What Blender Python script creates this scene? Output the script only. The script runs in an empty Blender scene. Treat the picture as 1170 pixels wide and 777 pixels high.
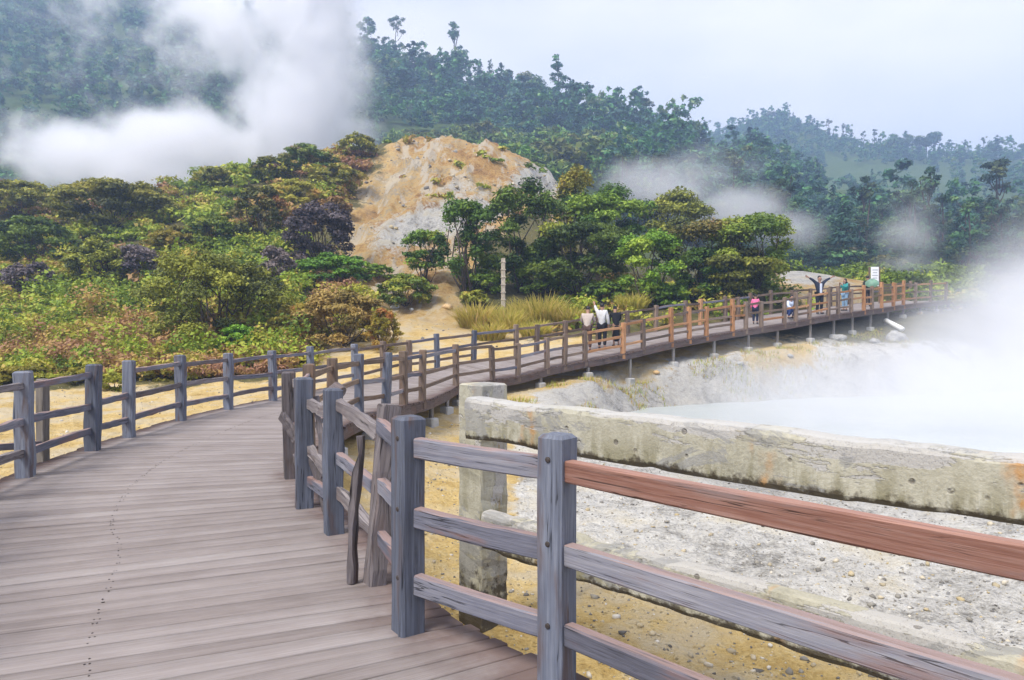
import bpy, bmesh, math, random
import numpy as np
from mathutils import Vector, Matrix

random.seed(7)
RNG = np.random.default_rng(11)
SC = bpy.context.scene
COL = SC.collection
R = math.radians

# ------------------------------------------------------------------ camera
FPX, CX, CY, EYE, PITCH = 845.0, 585.0, 388.5, 1.6, R(0.85)
cam_d = bpy.data.cameras.new('camera')
cam_d.sensor_fit = 'HORIZONTAL'
cam_d.sensor_width = 36.0
cam_d.lens = FPX / 1170.0 * 36.0
cam_d.clip_start = 0.05
cam_d.clip_end = 5000
cam = bpy.data.objects.new('camera', cam_d)
cam.location = (0, 0, EYE)
cam.rotation_euler = (R(90) - PITCH, 0, 0)
COL.objects.link(cam)
SC.camera = cam


def P(px, py, d):
    """point of the place seen at a photo position, at a given distance ahead"""
    u, v = (px - CX) / FPX, -(py - CY) / FPX
    dy = math.cos(PITCH) + v * math.sin(PITCH)
    dz = -math.sin(PITCH) + v * math.cos(PITCH)
    k = d / dy
    return Vector((u * k, d, EYE + dz * k))


def proj(x, y, z):
    c, s = math.cos(PITCH), math.sin(PITCH)
    dep = y * c - (z - EYE) * s
    up = y * s + (z - EYE) * c
    return CX + FPX * x / dep, CY - FPX * up / dep


# ------------------------------------------------------------------ numpy noise
def _h(ix, iy, seed):
    with np.errstate(over='ignore'):
        n = (ix.astype(np.int64) * 374761393 + iy.astype(np.int64) * 668265263 + seed * 974634541) & 0xFFFFFFFF
        n = ((n ^ (n >> 13)) * 1274126177) & 0xFFFFFFFF
        n = (n ^ (n >> 16)) & 0xFFFF
    return n / 65535.0


def vnoise(x, y, seed=0):
    x = np.asarray(x, float); y = np.asarray(y, float)
    ix, iy = np.floor(x), np.floor(y)
    fx, fy = x - ix, y - iy
    fx = fx * fx * (3 - 2 * fx); fy = fy * fy * (3 - 2 * fy)
    a, b = _h(ix, iy, seed), _h(ix + 1, iy, seed)
    c, d = _h(ix, iy + 1, seed), _h(ix + 1, iy + 1, seed)
    return (a * (1 - fx) + b * fx) * (1 - fy) + (c * (1 - fx) + d * fx) * fy


def fbm(x, y, octv=4, seed=0, gain=0.5):
    t, a, n = 0.0, 1.0, 0.0
    for o in range(octv):
        t = t + a * (vnoise(x * 2 ** o + 17.3 * o, y * 2 ** o - 9.1 * o, seed + o) - 0.5)
        n += a
        a *= gain
    return t / n * 2


def sstep(a, b, x):
    t = np.clip((np.asarray(x, float) - a) / (b - a), 0, 1)
    return t * t * (3 - 2 * t)


# ------------------------------------------------------------------ object helpers
def tag(o, label=None, cat=None, group=None, kind=None):
    if label: o['label'] = label
    if cat: o['category'] = cat
    if group: o['group'] = group
    if kind: o['kind'] = kind
    return o


def empty(name, loc, label, cat, group=None, rz=0.0):
    o = bpy.data.objects.new(name, None)
    o.empty_display_size = 0.2
    o.location = loc
    o.rotation_euler = (0, 0, rz)
    COL.objects.link(o)
    return tag(o, label, cat, group)


def link(name, me, parent=None, mats=None):
    o = bpy.data.objects.new(name, me)
    COL.objects.link(o)
    if mats is not None:
        for m in (mats if isinstance(mats, (list, tuple)) else [mats]):
            me.materials.append(m)
    if parent is not None:
        o.parent = parent
    return o


def mesh_np(name, V, F, attrs=None, smooth=False, mat_idx=None):
    V = np.asarray(V, np.float32); F = np.asarray(F, np.int32)
    me = bpy.data.meshes.new(name)
    k = F.shape[1]
    me.vertices.add(len(V)); me.vertices.foreach_set('co', V.ravel())
    me.loops.add(F.size); me.loops.foreach_set('vertex_index', F.ravel())
    me.polygons.add(len(F))
    me.polygons.foreach_set('loop_start', np.arange(0, F.size, k, dtype=np.int32))
    me.polygons.foreach_set('loop_total', np.full(len(F), k, np.int32))
    if smooth:
        me.polygons.foreach_set('use_smooth', np.ones(len(F), bool))
    if mat_idx is not None:
        me.polygons.foreach_set('material_index', np.asarray(mat_idx, np.int32))
    me.update(calc_edges=True)
    for key, val in (attrs or {}).items():
        val = np.asarray(val, np.float32)
        if val.ndim == 2:
            a = me.attributes.new(key, 'FLOAT_VECTOR', 'POINT'); a.data.foreach_set('vector', val.ravel())
        else:
            a = me.attributes.new(key, 'FLOAT', 'POINT'); a.data.foreach_set('value', val.ravel())
    return me


class MB:
    """collects polygons with grain coordinates and a tint for one part"""
    def __init__(s):
        s.v, s.f, s.g, s.t = [], [], [], []

    def ring_tube(s, rings, grs, tint=0.5, cap=True):
        n = len(rings[0]); b = len(s.v)
        for r_, g_ in zip(rings, grs):
            s.v += [tuple(p) for p in r_]; s.g += [tuple(p) for p in g_]; s.t += [tint] * n
        for i in range(len(rings) - 1):
            for j in range(n):
                a, c = b + i * n + j, b + i * n + (j + 1) % n
                s.f.append((a, c, c + n, a + n))
        if cap:
            s.f.append(tuple(b + j for j in reversed(range(n))))
            e = b + (len(rings) - 1) * n
            s.f.append(tuple(e + j for j in range(n)))

    def beam(s, p0, p1, w, h, up=(0, 0, 1), seg=4, ch=0.012, jit=0.0, bow=0.0, tint=None, taper_end=0.0, twist=0.0, dome=0.0):
        """square timber from p0 to p1; w across, h along up"""
        p0, p1 = Vector(p0), Vector(p1)
        ax = p1 - p0; L = ax.length; ax.normalize()
        up = Vector(up); side = ax.cross(up).normalized(); upv = side.cross(ax).normalized()
        off = random.uniform(0, 50); tint = random.random() if tint is None else tint
        sec = []
        a, b = w / 2, h / 2
        c = ch
        for x, y in ((-a + c, -b), (a - c, -b), (a, -b + c), (a, b - c), (a - c, b), (-a + c, b), (-a, b - c), (-a, -b + c)):
            sec.append((x, y))
        rings, grs = [], []
        ts = [0.0] + [i / seg for i in range(1, seg)] + [1.0]
        ts = [(-1, 0.0)] + [(0, t) for t in ts] + [(1, 1.0)]
        ph = random.uniform(0, 6.28)
        for kind, t in ts:
            k = 1.0 if kind == 0 else 1 - 1.4 * c / min(a, b)
            base = p0 + ax * (L * t)
            if kind == 0 and t == 0.0: base = p0 + ax * c * 0.8
            if kind == 0 and t == 1.0: base = p1 - ax * c * 0.8
            if kind == 1: base = base + ax * dome
            o1 = bow * math.sin(math.pi * t) ; o2 = bow * 0.6 * math.sin(2.3 * math.pi * t + ph) * t
            base = base + upv * o1 + side * o2
            rr, gg = [], []
            tw = twist * t
            for x, y in sec:
                jx, jy = random.gauss(0, jit), random.gauss(0, jit)
                X, Y = x * k + jx, y * k + jy
                X, Y = X * math.cos(tw) - Y * math.sin(tw), X * math.sin(tw) + Y * math.cos(tw)
                rr.append(base + side * X + upv * Y)
                gg.append((x + off, y + off * 0.7, L * t + off))
            rings.append(rr); grs.append(gg)
        s.ring_tube(rings, grs, tint)

    def tube(s, pts, rad, n=8, tint=0.5):
        pts = [Vector(p) for p in pts]
        rings, grs = [], []
        L = 0
        for i, p in enumerate(pts):
            t = (pts[min(i + 1, len(pts) - 1)] - pts[max(i - 1, 0)]).normalized()
            ref = Vector((0, 0, 1)) if abs(t.z) < 0.9 else Vector((1, 0, 0))
            a = t.cross(ref).normalized(); b = t.cross(a).normalized()
            r_ = rad[i] if isinstance(rad, (list, tuple)) else rad
            if i: L += (p - pts[i - 1]).length
            rings.append([p + (a * math.cos(6.2832 * k / n) + b * math.sin(6.2832 * k / n)) * r_ for k in range(n)])
            grs.append([(math.cos(6.2832 * k / n) * r_, math.sin(6.2832 * k / n) * r_, L) for k in range(n)])
        s.ring_tube(rings, grs, tint)

    def build(s, name, mat, parent=None, smooth=False):
        me = bpy.data.meshes.new(name)
        me.from_pydata([tuple(v) for v in s.v], [], s.f)
        a = me.attributes.new('gr', 'FLOAT_VECTOR', 'POINT'); a.data.foreach_set('vector', np.asarray(s.g, np.float32).ravel())
        a = me.attributes.new('tint', 'FLOAT', 'POINT'); a.data.foreach_set('value', np.asarray(s.t, np.float32))
        if smooth:
            me.polygons.foreach_set('use_smooth', np.ones(len(me.polygons), bool))
        bm = bmesh.new(); bm.from_mesh(me); bmesh.ops.recalc_face_normals(bm, faces=bm.faces); bm.to_mesh(me); bm.free()
        return link(name, me, parent, mat)


# ------------------------------------------------------------------ materials
class NT:
    def __init__(s, name):
        s.m = bpy.data.materials.new(name); s.m.use_nodes = True
        s.t = s.m.node_tree; s.t.nodes.clear()
        s.out = s.t.nodes.new('ShaderNodeOutputMaterial')

    def n(s, typ, **kw):
        nd = s.t.nodes.new('ShaderNode' + typ)
        for k, v in kw.items():
            if k.startswith('i_'):
                nd.inputs[k[2:].replace('_', ' ')].default_value = v
            else:
                setattr(nd, k, v)
        return nd

    def l(s, a, b):
        s.t.links.new(a, b)

    def put(s, sock, v):
        if hasattr(v, 'is_linked') or isinstance(v, bpy.types.NodeSocket): s.l(v, sock)
        else: sock.default_value = v

    def math(s, op, a, b=None, c=None, clamp=False):
        nd = s.n('Math', operation=op, use_clamp=clamp)
        for i, v in enumerate((a, b, c)):
            if v is not None: s.put(nd.inputs[i], v)
        return nd.outputs[0]

    def vmath(s, op, a, b=None):
        nd = s.n('VectorMath', operation=op)
        s.put(nd.inputs[0], a)
        if b is not None: s.put(nd.inputs[1], b)
        return nd

    def attr(s, name, vec=False):
        nd = s.n('Attribute', attribute_name=name)
        return nd.outputs['Vector' if vec else 'Fac']

    def noise(s, vec, scale, detail=4, rough=0.55, dist=0.0):
        nd = s.n('TexNoise')
        if vec is not None: s.l(vec, nd.inputs['Vector'])
        nd.inputs['Scale'].default_value = scale; nd.inputs['Detail'].default_value = detail
        nd.inputs['Roughness'].default_value = rough; nd.inputs['Distortion'].default_value = dist
        return nd.outputs['Fac']

    def ramp(s, fac, stops, interp='LINEAR'):
        nd = s.n('ValToRGB'); cr = nd.color_ramp; cr.interpolation = interp
        while len(cr.elements) > len(stops): cr.elements.remove(cr.elements[-1])
        while len(cr.elements) < len(stops): cr.elements.new(1.0)
        for e, (p, c) in zip(cr.elements, stops):
            e.position = p
            e.color = (c, c, c, 1) if isinstance(c, (int, float)) else (*c, 1)
        s.l(fac, nd.inputs[0])
        return nd.outputs[0]

    def mix(s, fac, a, b, mode='MIX'):
        nd = s.n('Mix', data_type='RGBA', blend_type=mode)
        s.put(nd.inputs[0], fac)
        for i, v in ((6, a), (7, b)):
            if isinstance(v, tuple): nd.inputs[i].default_value = (*v, 1) if len(v) == 3 else v
            else: s.l(v, nd.inputs[i])
        return nd.outputs[2]

    def smooth(s, v, a, b):
        nd = s.n('MapRange', interpolation_type='SMOOTHSTEP')
        s.put(nd.inputs[0], v); nd.inputs[1].default_value = a; nd.inputs[2].default_value = b
        return nd.outputs[0]

    def bump(s, h, strength, dist):
        nd = s.n('Bump'); nd.inputs['Strength'].default_value = strength; nd.inputs['Distance'].default_value = dist
        s.l(h, nd.inputs['Height'])
        return nd.outputs[0]

    def princ(s, col, rough=0.7, bump=None, spec=0.3):
        nd = s.n('BsdfPrincipled')
        s.put(nd.inputs['Base Color'], (*col, 1) if isinstance(col, tuple) else col)
        s.put(nd.inputs['Roughness'], rough)
        nd.inputs['Specular IOR Level'].default_value = spec
        if bump is not None: s.l(bump, nd.inputs['Normal'])
        s.l(nd.outputs[0], s.out.inputs[0])
        return nd


def wood(name, dark, mid, light, stain=None, stain_amt=0.0, rough=0.75, grain=1.0, worn=None):
    m = NT(name)
    g = m.attr('gr', True); tint = m.attr('tint')
    sc = m.vmath('MULTIPLY', g, (42, 42, 1.6)).outputs[0]
    n1 = m.noise(sc, 1.0, 5, 0.6, 0.3)
    sc2 = m.vmath('MULTIPLY', g, (160, 160, 5)).outputs[0]
    n2 = m.noise(sc2, 1.0, 3, 0.6)
    n3 = m.noise(g, 2.2, 4, 0.6)
    f = m.math('ADD', m.math('MULTIPLY', n1, 0.55), m.math('MULTIPLY', n2, 0.25))
    f = m.math('ADD', f, m.math('MULTIPLY', n3, 0.3))
    f = m.math('ADD', f, m.math('MULTIPLY', m.math('SUBTRACT', tint, 0.5), 0.3))
    col = m.ramp(f, [(0.25, dark), (0.53, mid), (0.8, light)])
    cr = m.ramp(n1, [(0.29, 1.0), (0.36, 0.0)])
    col = m.mix(m.math('MULTIPLY', cr, 0.7), col, tuple(x * 0.35 for x in dark))
    ck = m.noise(m.vmath('MULTIPLY', g, (30, 30, 0.75)).outputs[0], 1.0, 3, 0.5, 0.4)
    ckm = m.math('MULTIPLY', m.smooth(m.math('ABSOLUTE', m.math('SUBTRACT', ck, 0.5)), 0.016, 0.006), m.smooth(n3, 0.42, 0.56))
    col = m.mix(m.math('MULTIPLY', ckm, 0.8), col, tuple(x * 0.25 for x in dark))
    if stain:
        n4 = m.noise(m.vmath('MULTIPLY', g, (9, 9, 1.3)).outputs[0], 1.0, 4, 0.6)
        col = m.mix(m.math('MULTIPLY', m.smooth(n4, 0.52, 0.68), stain_amt), col, stain)
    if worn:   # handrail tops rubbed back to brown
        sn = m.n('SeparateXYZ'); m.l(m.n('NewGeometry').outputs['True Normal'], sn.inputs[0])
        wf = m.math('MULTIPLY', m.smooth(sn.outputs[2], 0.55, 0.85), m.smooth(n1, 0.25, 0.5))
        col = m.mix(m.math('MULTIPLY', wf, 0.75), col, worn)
    h = m.math('SUBTRACT', m.math('ADD', m.math('MULTIPLY', n1, 0.8), m.math('MULTIPLY', n2, 0.4)), m.math('MULTIPLY', ckm, 0.9))
    m.princ(col, rough, m.bump(h, 0.55 * grain, 0.006), 0.25)
    return m.m


M = {}
M['post'] = wood('weathered_blue_grey_wood', (0.05, 0.053, 0.068), (0.125, 0.137, 0.172), (0.25, 0.262, 0.3), (0.1, 0.066, 0.056), 0.8)
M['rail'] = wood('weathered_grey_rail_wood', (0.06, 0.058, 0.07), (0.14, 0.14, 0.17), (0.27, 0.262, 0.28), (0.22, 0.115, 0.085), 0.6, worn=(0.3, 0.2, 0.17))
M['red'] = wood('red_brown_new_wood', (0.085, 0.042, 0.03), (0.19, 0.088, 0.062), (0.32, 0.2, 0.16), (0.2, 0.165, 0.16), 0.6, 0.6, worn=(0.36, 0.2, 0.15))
M['rot'] = wood('rotten_wood', (0.045, 0.037, 0.037), (0.14, 0.12, 0.12), (0.29, 0.255, 0.245), (0.13, 0.085, 0.07), 0.5, grain=1.6)
M['brown'] = wood('dark_brown_wood', (0.06, 0.042, 0.032), (0.15, 0.108, 0.08), (0.29, 0.215, 0.16), (0.21, 0.12, 0.07), 0.5)
M['orange'] = wood('new_orange_wood', (0.2, 0.09, 0.035), (0.4, 0.2, 0.09), (0.55, 0.32, 0.17), (0.3, 0.14, 0.06), 0.4)
M['beam'] = wood('dark_edge_beam_wood', (0.05, 0.035, 0.03), (0.11, 0.08, 0.07), (0.2, 0.16, 0.14), (0.14, 0.07, 0.05), 0.6)
M['brace'] = wood('pale_support_wood', (0.1, 0.085, 0.07), (0.19, 0.17, 0.15), (0.3, 0.275, 0.25))


def deck_mat():
    m = NT('grey_pink_decking')
    g = m.attr('gr', True); tint = m.attr('tint'); wet = m.attr('edge')
    n1 = m.noise(m.vmath('MULTIPLY', g, (30, 30, 0.9)).outputs[0], 1.0, 5, 0.62, 0.25)
    n2 = m.noise(m.vmath('MULTIPLY', g, (150, 150, 3.2)).outputs[0], 1.0, 3, 0.6)
    n3 = m.noise(g, 0.55, 3, 0.6)
    n5 = m.noise(m.n('NewGeometry').outputs['Position'], 1.4, 5, 0.65)
    f = m.math('ADD', m.math('MULTIPLY', n1, 0.2), m.math('MULTIPLY', n2, 0.42))
    f = m.math('ADD', f, m.math('MULTIPLY', n3, 0.24))
    f = m.math('ADD', f, m.math('MULTIPLY', n5, 0.3))
    f = m.math('ADD', f, m.math('MULTIPLY', m.math('SUBTRACT', tint, 0.5), 0.13))
    col = m.ramp(f, [(0.28, (0.105, 0.085, 0.076)), (0.5, (0.195, 0.164, 0.151)), (0.66, (0.26, 0.226, 0.212)), (0.9, (0.37, 0.34, 0.322))])
    cr = m.ramp(n1, [(0.27, 1.0), (0.34, 0.0)])
    col = m.mix(m.math('MULTIPLY', cr, 0.6), col, (0.13, 0.08, 0.075))
    st = m.smooth(m.math('ADD', m.math('MULTIPLY', n5, 0.7), m.math('MULTIPLY', wet, 0.55)), 0.6, 0.86)
    col = m.mix(m.math('MULTIPLY', st, 0.85), col, (0.105, 0.066, 0.056))
    h = m.math('ADD', m.math('MULTIPLY', n1, 0.7), m.math('MULTIPLY', n2, 0.5))
    m.princ(col, 0.72, m.bump(h, 0.5, 0.004), 0.25)
    return m.m


M['deck'] = deck_mat()


def plain(name, col, rough=0.7, var=0.25, scale=8.0, spec=0.3):
    m = NT(name)
    tc = m.n('TexCoord')
    n1 = m.noise(tc.outputs['Object'], scale, 5, 0.6)
    a = tuple(max(0, c * (1 - var)) for c in col); b = tuple(min(1, c * (1 + var)) for c in col)
    m.princ(m.ramp(n1, [(0.3, a), (0.7, b)]), rough, m.bump(n1, 0.3, 0.02), spec)
    return m.m


M['iron'] = plain('rusty_iron', (0.045, 0.035, 0.03), 0.6)


def concrete_mat():
    m = NT('old_stained_concrete')
    pos = m.n('NewGeometry').outputs['Position']
    g = m.attr('gr', True)             # along, up (0..1), across
    sp = m.n('SeparateXYZ'); m.l(g, sp.inputs[0])
    al, up = sp.outputs[0], sp.outputs[1]
    n1 = m.noise(pos, 3.0, 6, 0.62); n2 = m.noise(pos, 14.0, 6, 0.65); n3 = m.noise(pos, 60.0, 4, 0.6)
    f = m.math('ADD', m.math('MULTIPLY', n1, 0.5), m.math('ADD', m.math('MULTIPLY', n2, 0.3), m.math('MULTIPLY', n3, 0.25)))
    col = m.ramp(f, [(0.3, (0.2, 0.19, 0.14)), (0.5, (0.37, 0.345, 0.26)), (0.75, (0.52, 0.49, 0.39))])
    # olive mould near the foot
    drip = m.noise(m.vmath('MULTIPLY', pos, (7, 7, 1.4)).outputs[0], 1.0, 5, 0.65)
    mo = m.math('MULTIPLY', m.smooth(drip, 0.45, 0.6), m.smooth(up, 0.85, 0.1))
    col = m.mix(m.math('MULTIPLY', mo, 0.75), col, (0.2, 0.18, 0.1))
    # rust runs
    ru = m.noise(m.vmath('MULTIPLY', g, (2.3, 0.35, 1.0)).outputs[0], 1.0, 4, 0.6)
    col = m.mix(m.math('MULTIPLY', m.math('MULTIPLY', m.smooth(ru, 0.55, 0.64), m.smooth(n2, 0.3, 0.6)), 0.8), col, (0.42, 0.2, 0.05))
    # chipped skin showing grey aggregate, mostly along the top arris
    ch = m.noise(m.vmath('MULTIPLY', g, (1.1, 1.6, 1.0)).outputs[0], 1.0, 7, 0.68)
    chm = m.smooth(m.math('ADD', ch, m.math('MULTIPLY', up, 0.215)), 0.655, 0.675)
    agg = m.n('TexVoronoi', feature='F1'); agg.inputs['Scale'].default_value = 95; agg.inputs['Detail'].default_value = 3; agg.inputs['Randomness'].default_value = 1; m.l(pos, agg.inputs['Vector'])
    aggc = m.ramp(m.math('ADD', m.math('MULTIPLY', agg.outputs[0], 0.45), m.math('MULTIPLY', m.math('ADD', n3, n2), 0.45)), [(0.38, (0.1, 0.095, 0.09)), (0.62, (0.25, 0.235, 0.22)), (0.82, (0.42, 0.4, 0.37))])
    col = m.mix(m.math('MULTIPLY', chm, 0.85), col, aggc)
    pit = m.n('TexVoronoi', feature='F1'); pit.inputs['Scale'].default_value = 9; m.l(pos, pit.inputs['Vector'])
    pm = m.math('MULTIPLY', m.smooth(pit.outputs[0], 0.2, 0.12), m.smooth(n1, 0.5, 0.6))
    col = m.mix(m.math('MULTIPLY', pm, 0.7), col, (0.15, 0.13, 0.11))
    bl = m.noise(m.vmath('MULTIPLY', pos, (2.2, 2.2, 4.5)).outputs[0], 1.0, 7, 0.7, 0.6)
    col = m.mix(m.math('MULTIPLY', m.smooth(bl, 0.53, 0.565), 0.7), col, (0.25, 0.245, 0.23))
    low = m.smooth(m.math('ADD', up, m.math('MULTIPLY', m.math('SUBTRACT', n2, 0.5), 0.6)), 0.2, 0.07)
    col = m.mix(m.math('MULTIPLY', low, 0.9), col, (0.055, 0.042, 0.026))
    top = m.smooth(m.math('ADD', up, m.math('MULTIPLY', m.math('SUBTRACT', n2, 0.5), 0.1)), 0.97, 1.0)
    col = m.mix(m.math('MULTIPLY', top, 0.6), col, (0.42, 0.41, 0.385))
    h = m.math('SUBTRACT', m.math('ADD', m.math('MULTIPLY', n2, 0.5), m.math('MULTIPLY', n3, 0.3)), m.math('ADD', m.math('MULTIPLY', chm, 0.6), m.math('MULTIPLY', pm, 0.7)))
    m.princ(col, 0.85, m.bump(h, 0.7, 0.02), 0.2)
    return m.m


M['concrete'] = concrete_mat()


def leaf_mat(name, stops, transl=0.16, vary=0.25):
    m = NT(name)
    t = m.attr('tint')
    oi = m.n('ObjectInfo')
    col = m.ramp(t, stops)
    hs = m.n('HueSaturation')
    m.l(m.math('ADD', 0.492 - vary * 0.05, m.math('MULTIPLY', oi.outputs['Random'], vary * 0.12)), hs.inputs['Hue'])
    m.l(m.math('ADD', 1 - vary * 0.5, m.math('MULTIPLY', oi.outputs['Random'], vary)), hs.inputs['Value'])
    m.l(col, hs.inputs['Color'])
    p = m.n('BsdfPrincipled'); p.inputs['Roughness'].default_value = 0.6; p.inputs['Specular IOR Level'].default_value = 0.25
    m.l(hs.outputs[0], p.inputs['Base Color'])
    tr = m.n('BsdfTranslucent'); m.l(hs.outputs[0], tr.inputs['Color'])
    mx = m.n('MixShader'); mx.inputs[0].default_value = transl
    m.l(p.outputs[0], mx.inputs[1]); m.l(tr.outputs[0], mx.inputs[2])
    m.l(mx.outputs[0], m.out.inputs[0])
    return m.m


LM = {
    'olive': leaf_mat('olive_leaves', [(0, (0.055, 0.066, 0.013)), (0.35, (0.175, 0.19, 0.026)), (0.75, (0.37, 0.36, 0.045)), (1, (0.42, 0.3, 0.06))]),
    'green': leaf_mat('green_leaves', [(0, (0.03, 0.066, 0.013)), (0.45, (0.11, 0.19, 0.023)), (0.8, (0.25, 0.33, 0.035)), (1, (0.38, 0.4, 0.05))]),
    'bright': leaf_mat('bright_green_leaves', [(0, (0.06, 0.12, 0.015)), (0.5, (0.16, 0.3, 0.024)), (1, (0.36, 0.46, 0.045))]),
    'purple': leaf_mat('dry_purple_leaves', [(0, (0.05, 0.038, 0.042)), (0.5, (0.125, 0.1, 0.105)), (1, (0.24, 0.19, 0.165))], 0.15),
    'yellow': leaf_mat('yellow_leaves', [(0, (0.17, 0.17, 0.02)), (0.5, (0.42, 0.38, 0.05)), (0.8, (0.54, 0.42, 0.09)), (1, (0.52, 0.28, 0.07))], 0.4),
    'straw': leaf_mat('straw_blades', [(0, (0.3, 0.32, 0.05)), (0.5, (0.62, 0.55, 0.11)), (1, (0.78, 0.6, 0.24))], 0.65),
    'rust': leaf_mat('rusty_leaves', [(0, (0.1, 0.08, 0.02)), (0.5, (0.29, 0.19, 0.05)), (1, (0.46, 0.29, 0.1))]),
    'brush': leaf_mat('brush_leaves', [(0, (0.085, 0.13, 0.014)), (0.3, (0.23, 0.32, 0.025)), (0.55, (0.4, 0.4, 0.045)), (0.78, (0.4, 0.25, 0.075)), (1, (0.3, 0.155, 0.085))], 0.22),
    'darkred': leaf_mat('dark_reddish_leaves', [(0, (0.03, 0.045, 0.012)), (0.5, (0.11, 0.12, 0.024)), (0.8, (0.24, 0.2, 0.045)), (1, (0.32, 0.15, 0.045))]),
    'forest': leaf_mat('forest_leaves', [(0, (0.014, 0.04, 0.026)), (0.5, (0.045, 0.11, 0.048)), (0.85, (0.13, 0.2, 0.055)), (1, (0.19, 0.2, 0.08))], 0.2, 0.9),
    'slope': leaf_mat('slope_bush_leaves', [(0, (0.04, 0.075, 0.016)), (0.5, (0.13, 0.2, 0.03)), (0.85, (0.26, 0.29, 0.055)), (1, (0.2, 0.13, 0.08))], 0.2, 0.8),
}
M['bark'] = plain('grey_brown_bark', (0.075, 0.055, 0.042), 0.85, 0.4, 6)

# ------------------------------------------------------------------ boardwalk course: left edge, right edge (x, y, z)
SEC = [
    ((1.6, -4.6, 0), (4.3, -2.6, 0)), ((0.0, -1.2, 0), (2.3, 0.9, 0)), ((-1.2, 0.1, 0), (1.35, 2.2, 0)), ((-2.4, 1.5, 0), (0.3, 3.4, 0)),
    ((-3.35, 3.0, 0), (-0.4, 4.25, 0)), ((-4.1, 4.6, 0), (-1.1, 6.0, 0)), ((-4.75, 5.7, 0), (-1.6, 6.85, 0)), ((-5.3, 7.3, 0), (-2.15, 8.1, 0)),
    ((-5.68, 9.0, 0), (-2.5, 9.6, 0)), ((-5.88, 11.1, 0), (-2.7, 11.3, 0)), ((-6.0, 13.2, 0), (-2.72, 13.0, 0)), ((-5.85, 15.2, 0), (-2.5, 14.5, 0)),
    ((-5.55, 17.0, 0), (-2.15, 15.8, 0)), ((-5.2, 18.8, 0.02), (-1.85, 17.0, 0)), ((-4.55, 21.0, 0.08), (-1.6, 18.8, 0.02)),
    ((-3.6, 23.0, 0.2), (-1.4, 20.5, 0.05)), ((-2.4, 24.3, 0.35), (-0.5, 22.0, 0.09)), ((-1.5, 25.05, 0.47), (0.3, 22.75, 0.17)),
    ((-0.1, 26.3, 0.62), (1.65, 23.95, 0.43)), ((2.2, 27.8, 0.95), (3.85, 25.4, 0.755)), ((4.2, 29.3, 1.27), (5.85, 26.9, 1.12)),
    ((7.0, 31.3, 1.65), (8.65, 28.9, 1.5)), ((9.7, 33.2, 1.97), (11.45, 30.9, 1.82)), ((12.1, 34.7, 2.3), (13.9, 32.4, 2.18)),
    ((16.2, 38.1, 2.75), (18.05, 35.9, 2.62)), ((19.4, 41.1, 3.05), (21.3, 38.9, 2.94)), ((24.1, 45.2, 3.4), (26.0, 43.0, 3.3)), ((29, 49.5, 3.6), (31, 47.4, 3.5)),
]
SECA = np.array(SEC, float).reshape(len(SEC), 6)


def cr_eval(A, u):
    u = np.asarray(u, float)
    i = np.clip(np.floor(u).astype(int), 0, len(A) - 2); t = (u - i)[:, None]
    p0, p1, p2, p3 = A[np.maximum(i - 1, 0)], A[i], A[i + 1], A[np.minimum(i + 2, len(A) - 1)]
    return 0.5 * (2 * p1 + (p2 - p0) * t + (2 * p0 - 5 * p1 + 4 * p2 - p3) * t * t + (3 * p1 - p0 - 3 * p2 + p3) * t ** 3)


UU = np.linspace(0, len(SEC) - 1, 1600)
DS = cr_eval(SECA, UU)
DC = (DS[:, :3] + DS[:, 3:]) / 2
DW = np.linalg.norm(DS[:, :2] - DS[:, 3:5], axis=1) / 2


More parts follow.
